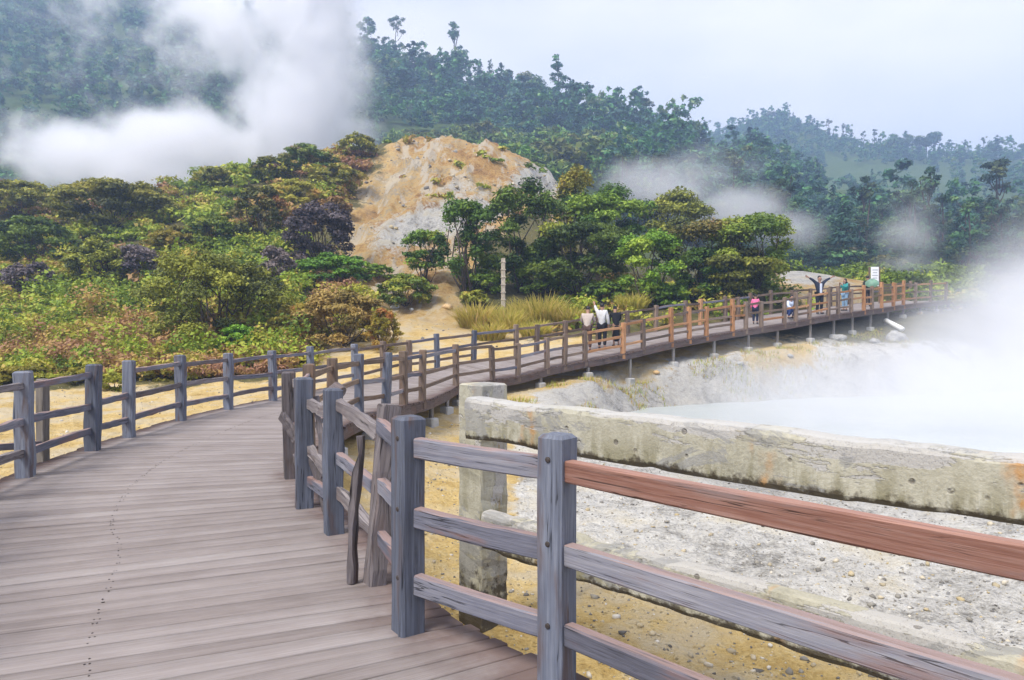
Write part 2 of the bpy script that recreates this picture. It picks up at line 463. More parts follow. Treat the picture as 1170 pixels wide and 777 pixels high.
# ------------------------------------------------------------------ terrain
TAB = {
    -150: [(4, -.5), (20, -.4), (27, -.1), (45, 4), (60, 9), (75, 17), (100, 14), (130, 26), (200, 66), (300, 135), (400, 200), (700, 230)],
    0: [(4, -.5), (20, -.4), (27, -.15), (45, 3.5), (60, 8), (75, 15), (100, 12), (130, 20), (200, 55), (300, 121), (400, 190), (700, 220)],
    150: [(4, -.5), (22, -.4), (27, -.1), (40, 2.2), (55, 7.2), (70, 13), (75, 14.6), (100, 12), (130, 18), (200, 52), (300, 115), (400, 180), (700, 210)],
    300: [(4, -.5), (18, -.35), (26, -.1), (32, .8), (45, 5), (60, 11), (78, 18.5), (100, 16), (130, 20), (200, 50), (280, 92), (380, 150), (480, 200), (700, 200)],
    430: [(4, -.7), (14, -.5), (20, -.3), (28, .6), (36, 2), (48, 6), (62, 12), (80, 21), (88, 23.6), (110, 22), (140, 28), (200, 52), (260, 84), (310, 112), (380, 120), (500, 118), (700, 100)],
    500: [(4, -.8), (14, -.8), (20, -.5), (25, .0), (28, .5), (36, 2), (48, 6.5), (62, 13), (80, 22), (87, 24.4), (110, 22), (140, 30), (200, 54), (250, 76), (290, 96), (350, 98), (700, 80)],
    580: [(4, -.8), (14, -.85), (21, -.5), (25, .1), (30, .8), (36, 1.8), (45, 4.4), (58, 10), (70, 16), (83, 22.2), (105, 20), (140, 30), (200, 52), (240, 69), (275, 86), (330, 84), (700, 70)],
    640: [(4, -.8), (14, -.85), (20, -.6), (24, .0), (30, .9), (36, 1.9), (42, 3.2), (50, 5.6), (60, 9.5), (75, 14.5), (85, 18.6), (105, 17), (140, 30), (180, 45), (220, 60), (260, 75), (320, 72), (700, 70)],
    720: [(4, -.8), (15, -.9), (21, -.7), (24, -.4), (25.7, -.05), (29, .7), (33, 1.4), (38, 2.6), (45, 4.1), (55, 5.6), (70, 6.6), (85, 7.6), (110, 12), (140, 25), (180, 41), (220, 55), (245, 65), (300, 60), (500, 80), (700, 80)],
    800: [(4, -.8), (15, -.9), (22, -.8), (26.2, -.05), (28, .4), (31, 1.2), (35, 2.1), (40, 3.1), (48, 4.3), (58, 5.1), (75, 6), (100, 9), (140, 20), (190, 40), (230, 54), (300, 50), (400, 80), (500, 120), (560, 134), (700, 125)],
    900: [(4, -.8), (15, -.9), (24, -.8), (28.5, .35), (31.2, .95), (35, 1.9), (40, 3.6), (46, 4.9), (52, 5.7), (65, 4.7), (100, 8), (140, 16), (190, 32), (240, 49), (300, 52), (400, 90), (500, 138), (560, 156), (700, 145)],
    1000: [(4, -.8), (15, -.9), (26, -.8), (32, .95), (36, 1.7), (42, 3.2), (48, 4.5), (60, 5.5), (100, 9), (150, 20), (200, 37), (260, 51), (300, 58), (380, 82), (480, 114), (600, 110), (700, 105)],
    1100: [(4, -.8), (15, -.9), (26, -.8), (33, 1.2), (38, 2.3), (45, 3.5), (60, 5), (100, 9), (150, 18), (200, 28), (280, 48), (380, 80), (460, 104), (600, 100), (700, 100)],
    1200: [(4, -.8), (15, -.9), (26, -.8), (33, .8), (40, 2.3), (47, 3.3), (60, 4.5), (100, 9), (150, 20), (200, 32), (280, 52), (380, 80), (460, 104), (700, 100)],
    1400: [(4, -.8), (15, -.9), (26, -.8), (34, 1), (47, 3.3), (60, 4.5), (100, 12), (150, 25), (200, 38), (280, 58), (380, 85), (460, 108), (700, 100)],
}
_cols = sorted(TAB)
LD = np.linspace(math.log(3), math.log(1400), 420)


def pchip(xs, ys, x):
    xs, ys = np.array(xs, float), np.array(ys, float)
    h = np.diff(xs); dl = np.diff(ys) / h
    m = np.zeros_like(ys)
    for i in range(1, len(xs) - 1):
        if dl[i - 1] * dl[i] > 0:
            w1, w2 = 2 * h[i] + h[i - 1], h[i] + 2 * h[i - 1]
            m[i] = (w1 + w2) / (w1 / dl[i - 1] + w2 / dl[i])
    m[0], m[-1] = dl[0], 0
    x = np.clip(x, xs[0], xs[-1])
    i = np.clip(np.searchsorted(xs, x) - 1, 0, len(xs) - 2)
    t = (x - xs[i]) / h[i]
    return (ys[i] * (1 + 2 * t) * (1 - t) ** 2 + m[i] * h[i] * t * (1 - t) ** 2 + ys[i + 1] * t * t * (3 - 2 * t) + m[i + 1] * h[i] * t * t * (t - 1))


TPX = np.linspace(-150, 1400, 311)
_raw = np.array([pchip([a for a, b in TAB[c]], [b for a, b in TAB[c]], np.exp(LD)) for c in _cols])
TG = np.array([np.interp(TPX, _cols, _raw[:, j]) for j in range(len(LD))]).T
_k = np.exp(-0.5 * (np.arange(-8, 9) / 4.0) ** 2); _k /= _k.sum()
TG = np.apply_along_axis(lambda r_: np.convolve(np.pad(r_, 8, mode='edge'), _k, 'valid'), 0, TG)

POOL = [(5.2, 12.5), (3.2, 17), (3.0, 21.5), (4.6, 24.3), (7.2, 25.4), (9.5, 26.6), (14, 28.5), (21, 30.5), (30, 31), (34, 24), (26, 14), (14, 9.5)]
WATER_Z = -1.02


def seg_dist(px, py, poly, closed=True):
    best = np.full(px.shape, 1e9)
    n = len(poly)
    for i in range(n if closed else n - 1):
        ax, ay = poly[i]; bx, by = poly[(i + 1) % n]
        dx, dy = bx - ax, by - ay
        t = np.clip(((px - ax) * dx + (py - ay) * dy) / (dx * dx + dy * dy), 0, 1)
        best = np.minimum(best, np.hypot(px - ax - t * dx, py - ay - t * dy))
    return best


def inside(px, py, poly):
    r_ = np.zeros(px.shape, bool); n = len(poly)
    for i in range(n):
        ax, ay = poly[i]; bx, by = poly[(i + 1) % n]
        c = ((ay > py) != (by > py)) & (px < (bx - ax) * (py - ay) / ((by - ay) + 1e-12) + ax)
        r_ ^= c
    return r_


def base_height(x, y):
    yy = np.maximum(y, 3.01)
    px = np.clip(CX + FPX * x / yy, -150, 1400)
    fi = (px - TPX[0]) / (TPX[1] - TPX[0]); fj = (np.log(np.clip(yy, 3.01, 1390)) - LD[0]) / (LD[1] - LD[0])
    i = np.clip(fi.astype(int), 0, len(TPX) - 2); j = np.clip(fj.astype(int), 0, len(LD) - 2)
    a, b = fi - i, fj - j
    z = (TG[i, j] * (1 - a) + TG[i + 1, j] * a) * (1 - b) + (TG[i, j + 1] * (1 - a) + TG[i + 1, j + 1] * a) * b
    return np.where(y < 3.01, -0.75 + 0 * z, z)


def mound_mask(x, y):
    """bare ochre ground of the steaming hill"""
    yy = np.maximum(y, 3.01); px = CX + FPX * x / yy
    lo = np.interp(yy, [24, 30, 36, 45, 55, 65, 80, 95], [300, 380, 428, 395, 398, 412, 428, 440])
    hi = np.interp(yy, [24, 30, 36, 45, 55, 65, 80, 95], [760, 700, 560, 520, 560, 620, 660, 660])
    w = 22; wl = 42
    wob = fbm(x * 0.22, y * 0.22, 4, 5) * 34
    m = sstep(lo - wl, lo + wl, px + wob * 1.5) * (1 - sstep(hi - w, hi + w, px + wob)) * (1 - sstep(92, 102, yy))
    m2 = np.exp(-(((px - 935) / 60) ** 2 + ((yy - 46) / 8) ** 2) ** 2)
    return np.clip(np.maximum(m, m2), 0, 1)


def height(x, y, fine=True):
    x = np.asarray(x, float); y = np.asarray(y, float)
    z = base_height(x, y)
    r_ = np.hypot(x, y)
    if fine:
        far = sstep(20, 110, r_)
        z = z + fbm(x * 0.02, y * 0.02, 4, 3) * 4.0 * sstep(90, 220, r_)
        z = z + fbm(x * 0.09, y * 0.09, 4, 9) * (0.1 + 0.75 * sstep(28, 80, r_))
        mm = mound_mask(x, y) * sstep(30, 50, y) * (1 - sstep(60, 110, CX + FPX * x / np.maximum(y, 3.01) - 640))
        rid = 1 - np.abs(fbm(x * 0.16 + 3, y * 0.1, 4, 21))
        gul = np.abs(fbm(x * 0.35, y * 0.13, 4, 33))
        z = z + mm * ((rid - 0.8) * 1.7 - gul * 1.7 + fbm(x * 0.7, y * 0.7, 5, 41, 0.6) * 0.5)
        z = z + fbm(x * 1.1, y * 1.1, 5, 14, 0.6) * 0.1 * (1 - sstep(30, 60, r_))
        z = z + fbm(x * 5.0, y * 5.0, 3, 15, 0.6) * 0.05 * (1 - sstep(20, 40, r_))
    # pool basin
    d = seg_dist(x, y, POOL); ins = inside(x, y, POOL)
    sd = np.where(ins, -d, d) + (fbm(x * 0.5, y * 0.5, 4, 50) * 0.8 if fine else 0)
    k = 1 - sstep(0, 1, (sd + 1.2) / (2.0 + 1.6 * sstep(18, 23, y)))
    z = z * (1 - k) + np.minimum(z, -1.7) * k
    # rocky bank round the far shore
    bank = np.exp(-((sd - 1.5) / 1.1) ** 2) * sstep(20, 24, y) * (x < 24)
    z = z + bank * 0.1
    if fine:
        z = z + bank * (np.abs(fbm(x * 0.9, y * 0.9, 4, 61)) * 0.4 + fbm(x * 3, y * 3, 3, 62) * 0.12)
    # stay clear of the boardwalk
    near = (y > -8) & (y < 52) & (x > -12) & (x < 36)
    if near.any():
        xs, ys = x[near], y[near]
        dmin = np.full(xs.shape, 1e9); dz = np.zeros(xs.shape)
        for i in range(0, len(DC), 12):
            dd = np.hypot(xs - DC[i, 0], ys - DC[i, 1]) - DW[i]
            m_ = dd < dmin
            dmin[m_] = dd[m_]; dz[m_] = DC[i, 2]
        lim = dz - np.interp(ys, [0, 14, 20, 24, 32], [0.45, 0.45, 0.6, 0.66, 0.66])
        cap = np.minimum(z[near], lim)
        k = 1 - sstep(0.3, 1.5, dmin)
        zz = z[near]; z = z.copy(); z[near] = zz * (1 - k) + cap * k
    return z


def hz(x, y):
    return float(height(np.array([x]), np.array([y]))[0])


_DD = np.exp(np.linspace(math.log(6), math.log(900), 900))


def hit(px, py, dmin=6.0):
    """distance at which the line of sight through a photo point first meets the ground"""
    u = (px - CX) / FPX
    dd = _DD[_DD > dmin]
    z = height(u * dd, dd)
    v = -(py - CY) / FPX
    dy = math.cos(PITCH) + v * math.sin(PITCH); dz = -math.sin(PITCH) + v * math.cos(PITCH)
    ray = EYE + dz / dy * dd
    w = np.nonzero(ray <= z)[0]
    return float(dd[w[0]]) if len(w) else float(dd[-1])


def build_ground():
    ang = np.concatenate([np.linspace(-180, -48, 60)[:-1], np.linspace(-48, 48, 800), np.linspace(48, 180, 60)[1:]])
    ang = np.radians(ang[:-1])
    rad = np.concatenate([[0.4], np.geomspace(1.5, 1300, 640)])
    A, Rr = np.meshgrid(ang, rad)
    x, y = Rr * np.sin(A), Rr * np.cos(A)
    z = height(x.ravel(), y.ravel())
    x, y = x.ravel(), y.ravel()
    V = np.stack([x, y, z], 1)
    n, mrows = len(ang), len(rad)
    i, j = np.meshgrid(np.arange(mrows - 1), np.arange(n), indexing='ij')
    a = i * n + j; b = i * n + (j + 1) % n
    F = np.stack([a, a + n, b + n, b], -1).reshape(-1, 4)
    yy = np.maximum(y, 3.01); px = CX + FPX * x / yy; r_ = np.hypot(x, y)
    mo = mound_mask(x, y)
    right = sstep(0, 60, px - 560)
    nearsand = 1 - sstep(24, 29, r_ + fbm(x * .3, y * .3, 3, 77) * 4)
    veg = 1 - np.maximum(mo, nearsand)
    veg = np.where((px > 620) & (y < 60), veg * sstep(28, 36, y), veg)
    pool = seg_dist(x, y, POOL); pool = np.where(inside(x, y, POOL), 0, pool)
    wht = right * (1 - sstep(0.9, 3.2, pool + fbm(x * .5, y * .5, 4, 70) * 2.2)) * (y < 60)
    wht = np.maximum(wht, right * sstep(8.0, 9.3, y + 1.0 * np.maximum(0, x) + fbm(x * .8, y * .8, 4, 71) * 1.0) * (1 - sstep(18, 22, y)))
    wht = np.maximum(wht, sstep(900, 960, px) * (1 - sstep(30, 42, y)) * sstep(10, 14, y))
    py = 376 - (z - EYE) * FPX / yy
    g = lambda cx, cy, sx, sy: np.exp(-((px - cx) / sx) ** 2 - ((py - cy) / sy) ** 2)
    wm = np.clip(g(618, 205, 40, 22) * .85 + g(455, 272, 42, 24) * .68 + g(540, 240, 60, 18) * .75 + g(500, 258, 40, 14) * .6 + g(520, 212, 40, 10) * .42 + g(920, 315, 45, 12), 0, 1) * (y > 35)
    wht = np.maximum(wht, wm * mo)
    me = mesh_np('ground', V, F, {'veg': veg, 'wht': wht, 'damp': np.exp(-(np.maximum(0, np.where(inside(x, y, POOL), 0, pool)) / 2.6) ** 2) * (y < 60), 'mound': mo * sstep(30, 45, y)}, smooth=True)
    m = NT('volcanic_ground')
    pos = m.n('NewGeometry').outputs['Position']
    va, wa, ma = m.attr('veg'), m.attr('wht'), m.attr('mound')
    n0 = m.noise(pos, 0.12, 6, 0.6); n1 = m.noise(pos, 0.9, 7, 0.62); n2 = m.noise(pos, 5.0, 7, 0.65); n3 = m.noise(pos, 28.0, 5, 0.65)
    vor = m.n('TexVoronoi', feature='F1'); vor.inputs['Scale'].default_value = 16; m.l(pos, vor.inputs['Vector'])
    f = m.math('ADD', m.math('MULTIPLY', n1, 0.4), m.math('ADD', m.math('MULTIPLY', n2, 0.36), m.math('MULTIPLY', n3, 0.3)))
    och = m.ramp(f, [(0.36, (0.23, 0.155, 0.06)), (0.44, (0.44, 0.3, 0.105)), (0.53, (0.58, 0.42, 0.17)), (0.7, (0.67, 0.56, 0.33))])
    og = m.math('ADD', m.math('MULTIPLY', n0, 0.5), m.math('ADD', m.math('MULTIPLY', m.noise(pos, 0.35, 7, 0.7, 0.5), 0.6), m.math('MULTIPLY', n2, 0.4)))
    og = m.math('ADD', m.math('MULTIPLY', m.math('SUBTRACT', og, 0.75), 2.3), 0.5)
    org = m.ramp(og, [(0.1, (0.13, 0.08, 0.042)), (0.27, (0.34, 0.18, 0.06)), (0.44, (0.48, 0.29, 0.1)), (0.58, (0.54, 0.38, 0.17)), (0.72, (0.34, 0.28, 0.2)), (0.9, (0.6, 0.53, 0.42))])
    och = m.mix(m.math('MULTIPLY', m.smooth(n1, 0.42, 0.62), 0.62), och, (0.47, 0.41, 0.31))
    stk = m.noise(m.vmath('MULTIPLY', pos, (0.75, 0.16, 0.22)).outputs[0], 1.0, 7, 0.66, 0.5)
    org = m.mix(m.math('MULTIPLY', m.smooth(stk, 0.51, 0.59), 0.8), org, (0.56, 0.5, 0.4))
    org = m.mix(m.math('MULTIPLY', m.smooth(stk, 0.42, 0.34), 0.6), org, (0.24, 0.13, 0.06))
    och = m.mix(m.math('MULTIPLY', ma, 0.95), och, org)
    cw = m.ramp(f, [(0.37, (0.1, 0.093, 0.083)), (0.45, (0.3, 0.285, 0.255)), (0.52, (0.52, 0.497, 0.45)), (0.67, (0.74, 0.72, 0.66))])
    cw = m.mix(m.math('MULTIPLY', m.smooth(n1, 0.5, 0.68), 0.55), cw, (0.46, 0.38, 0.22))
    peb = m.math('MULTIPLY', m.smooth(vor.outputs[0], 0.32, 0.2), m.smooth(n2, 0.52, 0.6))
    cw = m.mix(m.math('MULTIPLY', peb, 0.6), cw, (0.2, 0.19, 0.18))
    vg = m.ramp(f, [(0.34, (0.02, 0.018, 0.009)), (0.48, (0.07, 0.068, 0.022)), (0.58, (0.13, 0.11, 0.04)), (0.75, (0.22, 0.17, 0.08))])
    brk = m.math('MULTIPLY', m.math('SUBTRACT', m.math('ADD', m.math('MULTIPLY', n1, 0.7), m.math('MULTIPLY', n2, 0.4)), 0.55), 1.6)
    wm_ = m.smooth(m.math('ADD', wa, brk), 0.32, 0.62)
    vm_ = m.smooth(m.math('ADD', va, brk), 0.4, 0.62)
    sepp = m.n('SeparateXYZ'); m.l(pos, sepp.inputs[0])
    vg = m.mix(m.smooth(sepp.outputs[1], 95, 125), vg, m.ramp(f, [(0.38, (0.018, 0.036, 0.011)), (0.5, (0.045, 0.08, 0.021)), (0.64, (0.095, 0.12, 0.036))]))
    col = m.mix(wm_, och, cw)
    dmp = m.smooth(m.math('ADD', m.attr('damp'), m.math('MULTIPLY', brk, 0.7)), 0.25, 0.9)
    col = m.mix(m.math('MULTIPLY', dmp, 0.75), col, m.ramp(f, [(0.38, (0.1, 0.095, 0.09)), (0.5, (0.27, 0.26, 0.24)), (0.65, (0.4, 0.385, 0.355))]))
    col = m.mix(vm_, col, vg)
    h = m.math('ADD', m.math('MULTIPLY', n1, 0.6), m.math('ADD', m.math('MULTIPLY', n2, 0.4), m.math('MULTIPLY', n3, 0.22)))
    h = m.math('ADD', h, m.math('MULTIPLY', peb, 0.12))
    bmp = m.n('Bump'); bmp.inputs['Strength'].default_value = 1.0; m.l(h, bmp.inputs['Height']); m.l(m.math('ADD', 0.22, m.math('MULTIPLY', ma, 0.5)), bmp.inputs['Distance'])
    m.princ(col, 0.9, bmp.outputs[0], 0.15)
    o = link('ground', me, None, m.m)
    return tag(o, 'ochre and white volcanic ground rising into scrubby hills', 'ground', kind='structure')


build_ground()

# ------------------------------------------------------------------ water
def build_water():
    bm = bmesh.new()
    vs = [bm.verts.new((x, y, WATER_Z)) for x, y in [(1.5, 8), (1.2, 25.5), (12, 29.5), (36, 33), (38, 22), (26, 10), (12, 7)]]
    bm.faces.new(vs)
    me = bpy.data.meshes.new('pool_water'); bm.to_mesh(me); bm.free()
    m = NT('milky_blue_water')
    pos = m.n('NewGeometry').outputs['Position']
    n1 = m.noise(pos, 0.35, 4, 0.5); n2 = m.noise(pos, 5, 3, 0.5)
    col = m.ramp(n1, [(0.3, (0.35, 0.385, 0.38)), (0.7, (0.44, 0.465, 0.455))])
    m.princ(col, 0.3, m.bump(n2, 0.5, 0.03), 0.5)
    return tag(link('water', me, None, m.m), 'milky pale blue water of the steaming crater pool', 'water', kind='structure')


build_water()

# ------------------------------------------------------------------ boardwalk
def build_boardwalk():
    # length along the middle, boards about 0.145 m
    seg = np.linalg.norm(np.diff(DC, axis=0), axis=1); S = np.concatenate([[0], np.cumsum(seg)])
    bw = 0.152
    cuts = [0.0]
    while cuts[-1] < S[-1] - 0.2: cuts.append(cuts[-1] + random.choice((0.14, 0.158, 0.168, 0.18, 0.2)))
    n = len(cuts) - 1
    V, F, G, T, E = [], [], [], [], []
    for i in range(n):
        w0, w1 = cuts[i], cuts[i + 1]
        far = w0 > 30
        gap = random.uniform(0.0035, 0.0065)
        if random.random() < 0.3: gap = random.uniform(0.008, 0.013)
        u0, u1 = np.interp([w0 + gap, w1 - gap], S, UU)
        a, b = cr_eval(SECA, np.array([u0, u1]))
        L0, R0, L1, R1 = a[:3], a[3:], b[:3], b[3:]
        j0, j1 = random.uniform(-.03, .02), random.uniform(-.03, .02)
        dirn = (R0 - L0) / np.linalg.norm(R0 - L0)
        L0, L1, R0, R1 = L0 + dirn * j0, L1 + dirn * j0, R0 + dirn * j1, R1 + dirn * j1
        # some boards in two lengths meeting near the middle
        width = np.linalg.norm(R0 - L0)
        sp = 0.44 + 0.015 * math.sin(i * 1.7)
        pieces = [(0, 1)]
        for q, (s0, s1) in enumerate(pieces):
            tint = random.random() if (q == 0 or random.random() < 0.55) else tint
            off = random.uniform(0, 80)
            lift = random.gauss(0, 0.0018)
            ns = 9
            top, g0 = [], []
            c = 0.005
            rings = []
            for k in range(ns + 1):
                s_ = s0 + (s1 - s0) * k / ns
                pa, pb = L0 + (R0 - L0) * s_, L1 + (R1 - L1) * s_
                cr = (pb - pa) / np.linalg.norm(pb - pa)
                zt = lift + random.gauss(0, 0.0006)
                ring = [pa + [0, 0, -0.038], pa + [0, 0, zt - c], pa + cr * c + [0, 0, zt], pb - cr * c + [0, 0, zt], pb + [0, 0, zt - c], pb + [0, 0, -0.038]]
                rings.append(ring)
                for e_, pnt in enumerate(ring):
                    V.append(pnt); G.append((off + [0, 0, .005, .14, .145, .145][e_], off * .3, off * 1.7 + s_ * width)); T.append(tint)
                    E.append(max(0.0, 1 - (1 - s_) * width / 1.0) if s_ > 0.5 else max(0.0, 1 - s_ * width / 0.6))
            b0 = len(V) - (ns + 1) * 6
            for k in range(ns):
                for e_ in range(6):
                    p_, q_ = b0 + k * 6 + e_, b0 + k * 6 + (e_ + 1) % 6
                    F.append((p_, p_ + 6, q_ + 6, q_))
            F.append((b0 + 5, b0 + 2, b0 + 1, b0)); F.append((b0 + 5, b0 + 4, b0 + 3, b0 + 2))
            e0 = b0 + ns * 6
            F.append((e0, e0 + 1, e0 + 2, e0 + 5)); F.append((e0 + 2, e0 + 3, e0 + 4, e0 + 5))
    me = mesh_np('plank_decking', np.array(V), np.array(F), {'gr': np.array(G), 'tint': T, 'edge': E})
    root = link('boardwalk', me, None, M['deck'])
    tag(root, 'weathered grey pink plank boardwalk curving left then climbing past the pool', 'boardwalk', kind='structure')
    # nails along the joint
    mb = MB()
    for i in range(20, 150):
        u = np.interp([cuts[i] + 0.03, cuts[i + 1] - 0.03], S, UU)
        for a in cr_eval(SECA, u):
            for ds in (-0.003, 0.003):
                if random.random() < 0.35: continue
                s_ = 0.44 + ds + random.gauss(0, 0.0012)
                p = a[:3] + (a[3:] - a[:3]) * s_
                mb.tube([(p[0], p[1], 0.0), (p[0], p[1], 0.0035)], 0.0052, 6)
    mb.build('nail_row', M['iron'], root)
    # edge beams, joists and supports
    for side, c0 in (('right', 3), ('left', 0)):
        for k, (za, zb, w, inn) in enumerate(((-0.042, -0.25, 0.06, 0.07),)):
            mb = MB()
            idx = list(range(0, len(UU), 14))
            for a_, b_ in zip(idx[:-1], idx[1:]):
                p, q = DS[a_, c0:c0 + 3], DS[b_, c0:c0 + 3]
                oc = DC[a_] - p; oc = oc / np.linalg.norm(oc); oc2 = DC[b_] - q; oc2 = oc2 / np.linalg.norm(oc2)
                p, q = p + oc * inn, q + oc2 * inn
                mb.beam(Vector(p) + Vector((0, 0, (za + zb) / 2)), Vector(q) + Vector((0, 0, (za + zb) / 2)), w, za - zb, seg=1, ch=0.006, tint=0.4 + 0.2 * random.random())
            mb.build('edge_beam', M['beam'], root)
    sups = []
    w = 6.0
    while w < S[-1] - 1:
        u = np.interp([w], S, UU); a = cr_eval(SECA, u)[0]
        for c0 in (0, 3):
            p = a[c0:c0 + 3]; oc = (a[3:] + a[:3]) / 2 - p; oc /= np.linalg.norm(oc)
            p = p + oc * 0.12
            if c0 == 0 and random.random() < 0.5 and w > 30: continue
            gz = hz(p[0], p[1])
            if p[2] - gz < 0.25: continue
            mb = MB(); mb.beam((p[0], p[1], gz - 0.1), (p[0], p[1], p[2] - 0.042), 0.09, 0.09, up=(oc[0], oc[1], 0), seg=2, jit=0.003)
            so = mb.build('support_post', M['brace'], root)
            mb = MB(); mb.beam((p[0], p[1], gz - 0.15), (p[0], p[1], gz + 0.16), 0.28, 0.28, up=(oc[0], oc[1], 0), seg=2, ch=0.03, jit=0.006)
            o = mb.build('footing', M['concrete'], so)
        w += random.uniform(1.7, 2.4)
    return S


S_LEN = build_boardwalk()


def deck_z(x, y):
    i = np.argmin((DC[:, 0] - x) ** 2 + (DC[:, 1] - y) ** 2)
    return float(DC[i, 2])


# ------------------------------------------------------------------ railings
RAIL_Z = (0.98, 0.615, 0.265)


def add_post(root, base, h, size, mat, yaw=0.0, lean=(0, 0), jit=0.002, label=None, seg=6, bolts=None, down=0.0, dome=0.006):
    mb = MB()
    b = Vector(base) - Vector((0, 0, down))
    top = Vector(base) + Vector((lean[0], lean[1], h))
    mb.beam(b, top, size, size, up=(math.cos(yaw), math.sin(yaw), 0), seg=seg, ch=size * 0.09, jit=jit, bow=random.gauss(0, 0.004), dome=dome)
    o = mb.build('post', mat, root)
    if label: o['label'] = label
    for dirv, z in (bolts or []):
        d = Vector(dirv).normalized()
        mb = MB(); c = Vector(base) + Vector((lean[0], lean[1], 0)) * (z / h) + Vector((0, 0, z)) + d * size * 0.5
        mb.tube([c - d * 0.01, c + d * 0.004, c + d * 0.007], [0.013, 0.013, 0.008], 10)
        mb.build('bolt', M['iron'], o)
    return o


def add_rail(root, p, q, w=0.055, h=0.1, mat=None, bow=0.0, jit=0.001, twist=0.0, seg=8, label=None, cut=0.0, name='rail'):
    p, q = Vector(p), Vector(q)
    d = (q - p).normalized()
    mb = MB(); mb.beam(p + d * cut, q - d * cut, w, h, seg=seg, ch=0.007, bow=bow, jit=jit, twist=twist)
    o = mb.build(name, mat or M['rail'], root)
    if label: o['label'] = label
    return o


# --- near right railing with the sound posts and the rotten run
nr = empty('timber_railing', (0.2, 3.27, 0), 'nearest timber railing, three rails between thick grey posts, one red brown top rail', 'railing', 'boardwalk railings')
nr.location = (0, 0, 0)
NP = [(1.9, 1.35), (0.2, 3.27), (-0.55, 3.9), (-0.89, 4.66), (-1.40, 5.78), (-1.87, 6.63), (-2.36, 7.9)]
toward = lambda a: Vector((-a[0], -a[1], 0)).normalized()
add_post(nr, (1.9, 1.35, 0), 1.13, 0.135, M['post'], 0.87, down=0.3)
yb = math.atan2(3.27 - 3.9, 0.2 + 0.55)
bl = [((math.sin(yb), -math.cos(yb), 0), z) for z in (1.03, 0.66, 0.3)]
add_post(nr, (0.2, 3.27, 0), 1.13, 0.135, M['post'], yb, bolts=bl, down=0.3)
add_post(nr, (-0.55, 3.9, 0), 1.135, 0.14, M['post'], yb - 0.25, bolts=bl, down=0.3)
add_post(nr, (-0.87, 4.63, 0), 1.12, 0.12, M['rot'], -1.1, lean=(0.1, 0.03), jit=0.008, down=0.1, label='leaning split post')
add_post(nr, (-1.40, 5.78, 0), 1.13, 0.135, M['post'], -1.1, jit=0.005, down=0.3)
add_post(nr, (-1.87, 6.63, 0), 1.16, 0.15, M['post'], -1.15, jit=0.004, down=0.3)
add_post(nr, (-2.36, 7.9, 0), 1.14, 0.14, M['rot'], -1.2, lean=(-0.03, 0), jit=0.005, down=0.3, label='dark rotten post')
for k, z in enumerate(RAIL_Z):
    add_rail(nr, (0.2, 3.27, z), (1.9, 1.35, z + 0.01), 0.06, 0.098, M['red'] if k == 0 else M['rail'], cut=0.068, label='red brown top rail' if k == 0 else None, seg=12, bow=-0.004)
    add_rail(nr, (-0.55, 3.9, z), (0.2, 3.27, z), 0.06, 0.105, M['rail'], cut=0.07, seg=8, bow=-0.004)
for (a, b, zs, ms) in (((-0.87, 4.63), (-0.55, 3.9), (0.96, 0.6, 0.25), ('rail', 'rail', 'rail')),
                       ((-1.40, 5.78), (-0.85, 4.63), (0.97, 0.56, 0.3), ('rot', 'rail', 'rot')),
                       ((-1.87, 6.63), (-1.40, 5.78), (0.93, 0.5, 0.22), ('rot', 'rot', 'rail')),
                       ((-2.36, 7.9), (-1.87, 6.63), (1.0, 0.55, 0.2), ('rot', 'rail', 'rot'))):
    for z, mt in zip(zs, ms):
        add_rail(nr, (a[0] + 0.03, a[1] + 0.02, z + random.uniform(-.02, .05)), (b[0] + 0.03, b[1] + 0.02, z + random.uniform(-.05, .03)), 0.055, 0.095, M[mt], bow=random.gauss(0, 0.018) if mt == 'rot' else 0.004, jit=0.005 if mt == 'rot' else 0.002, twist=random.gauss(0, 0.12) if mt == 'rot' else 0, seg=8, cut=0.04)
# broken pieces in the rotten run
add_rail(nr, (-1.0, 4.62, 0.0), (-0.97, 4.72, 0.92), 0.035, 0.07, M['rot'], bow=0.02, jit=0.007, name='splintered_brace')
add_rail(nr, (-1.62, 6.35, 0.32), (-1.78, 6.72, 0.98), 0.05, 0.09, M['rot'], bow=0.02, jit=0.007, twist=0.2, name='splintered_brace')
add_rail(nr, (-1.55, 6.2, 0.06), (-1.86, 6.72, 0.62), 0.05, 0.09, M['rot'], bow=-0.03, jit=0.007, twist=-0.2, name='splintered_brace')
add_rail(nr, (-2.42, 7.75, 0.7), (-2.2, 7.55, 0.46), 0.05, 0.1, M['rot'], jit=0.006, name='splintered_brace')
mb = MB(); mb.tube([(-1.72, 7.0, 1.0), (-1.66, 6.98, 1.03), (-1.6, 6.95, 1.0)], [0.05, 0.075, 0.06], 9); mb.build('knot_stub', M['rot'], nr)
# bottom filler deck strip pieces dark
# --- left railing
lr = empty('timber_railing', (0, 0, 0), 'grey post railing along the outer bend beside the yellow sand', 'railing', 'boardwalk railings')
LP = [(-3.15, 3.0), (-4.0, 4.6), (-4.6, 5.8), (-5.02, 6.75), (-5.28, 8.0), (-5.53, 9.73), (-5.66, 10.9), (-5.78, 12.9), (-5.64, 14.7), (-5.33, 16.5), (-5.02, 18.4), (-4.35, 20.5)]
for i, (x, y) in enumerate(LP):
    yaw = math.atan2(LP[min(i + 1, len(LP) - 1)][1] - LP[max(i - 1, 0)][1], LP[min(i + 1, len(LP) - 1)][0] - LP[max(i - 1, 0)][0])
    sz = 0.165 if i in (4, 5) else 0.148
    add_post(lr, (x, y, deck_z(x, y)), 1.13 + random.gauss(0, 0.015), sz, M['post'], yaw + random.gauss(0, .05), lean=(random.gauss(-0.01, 0.018), 0), jit=0.006, down=0.35)
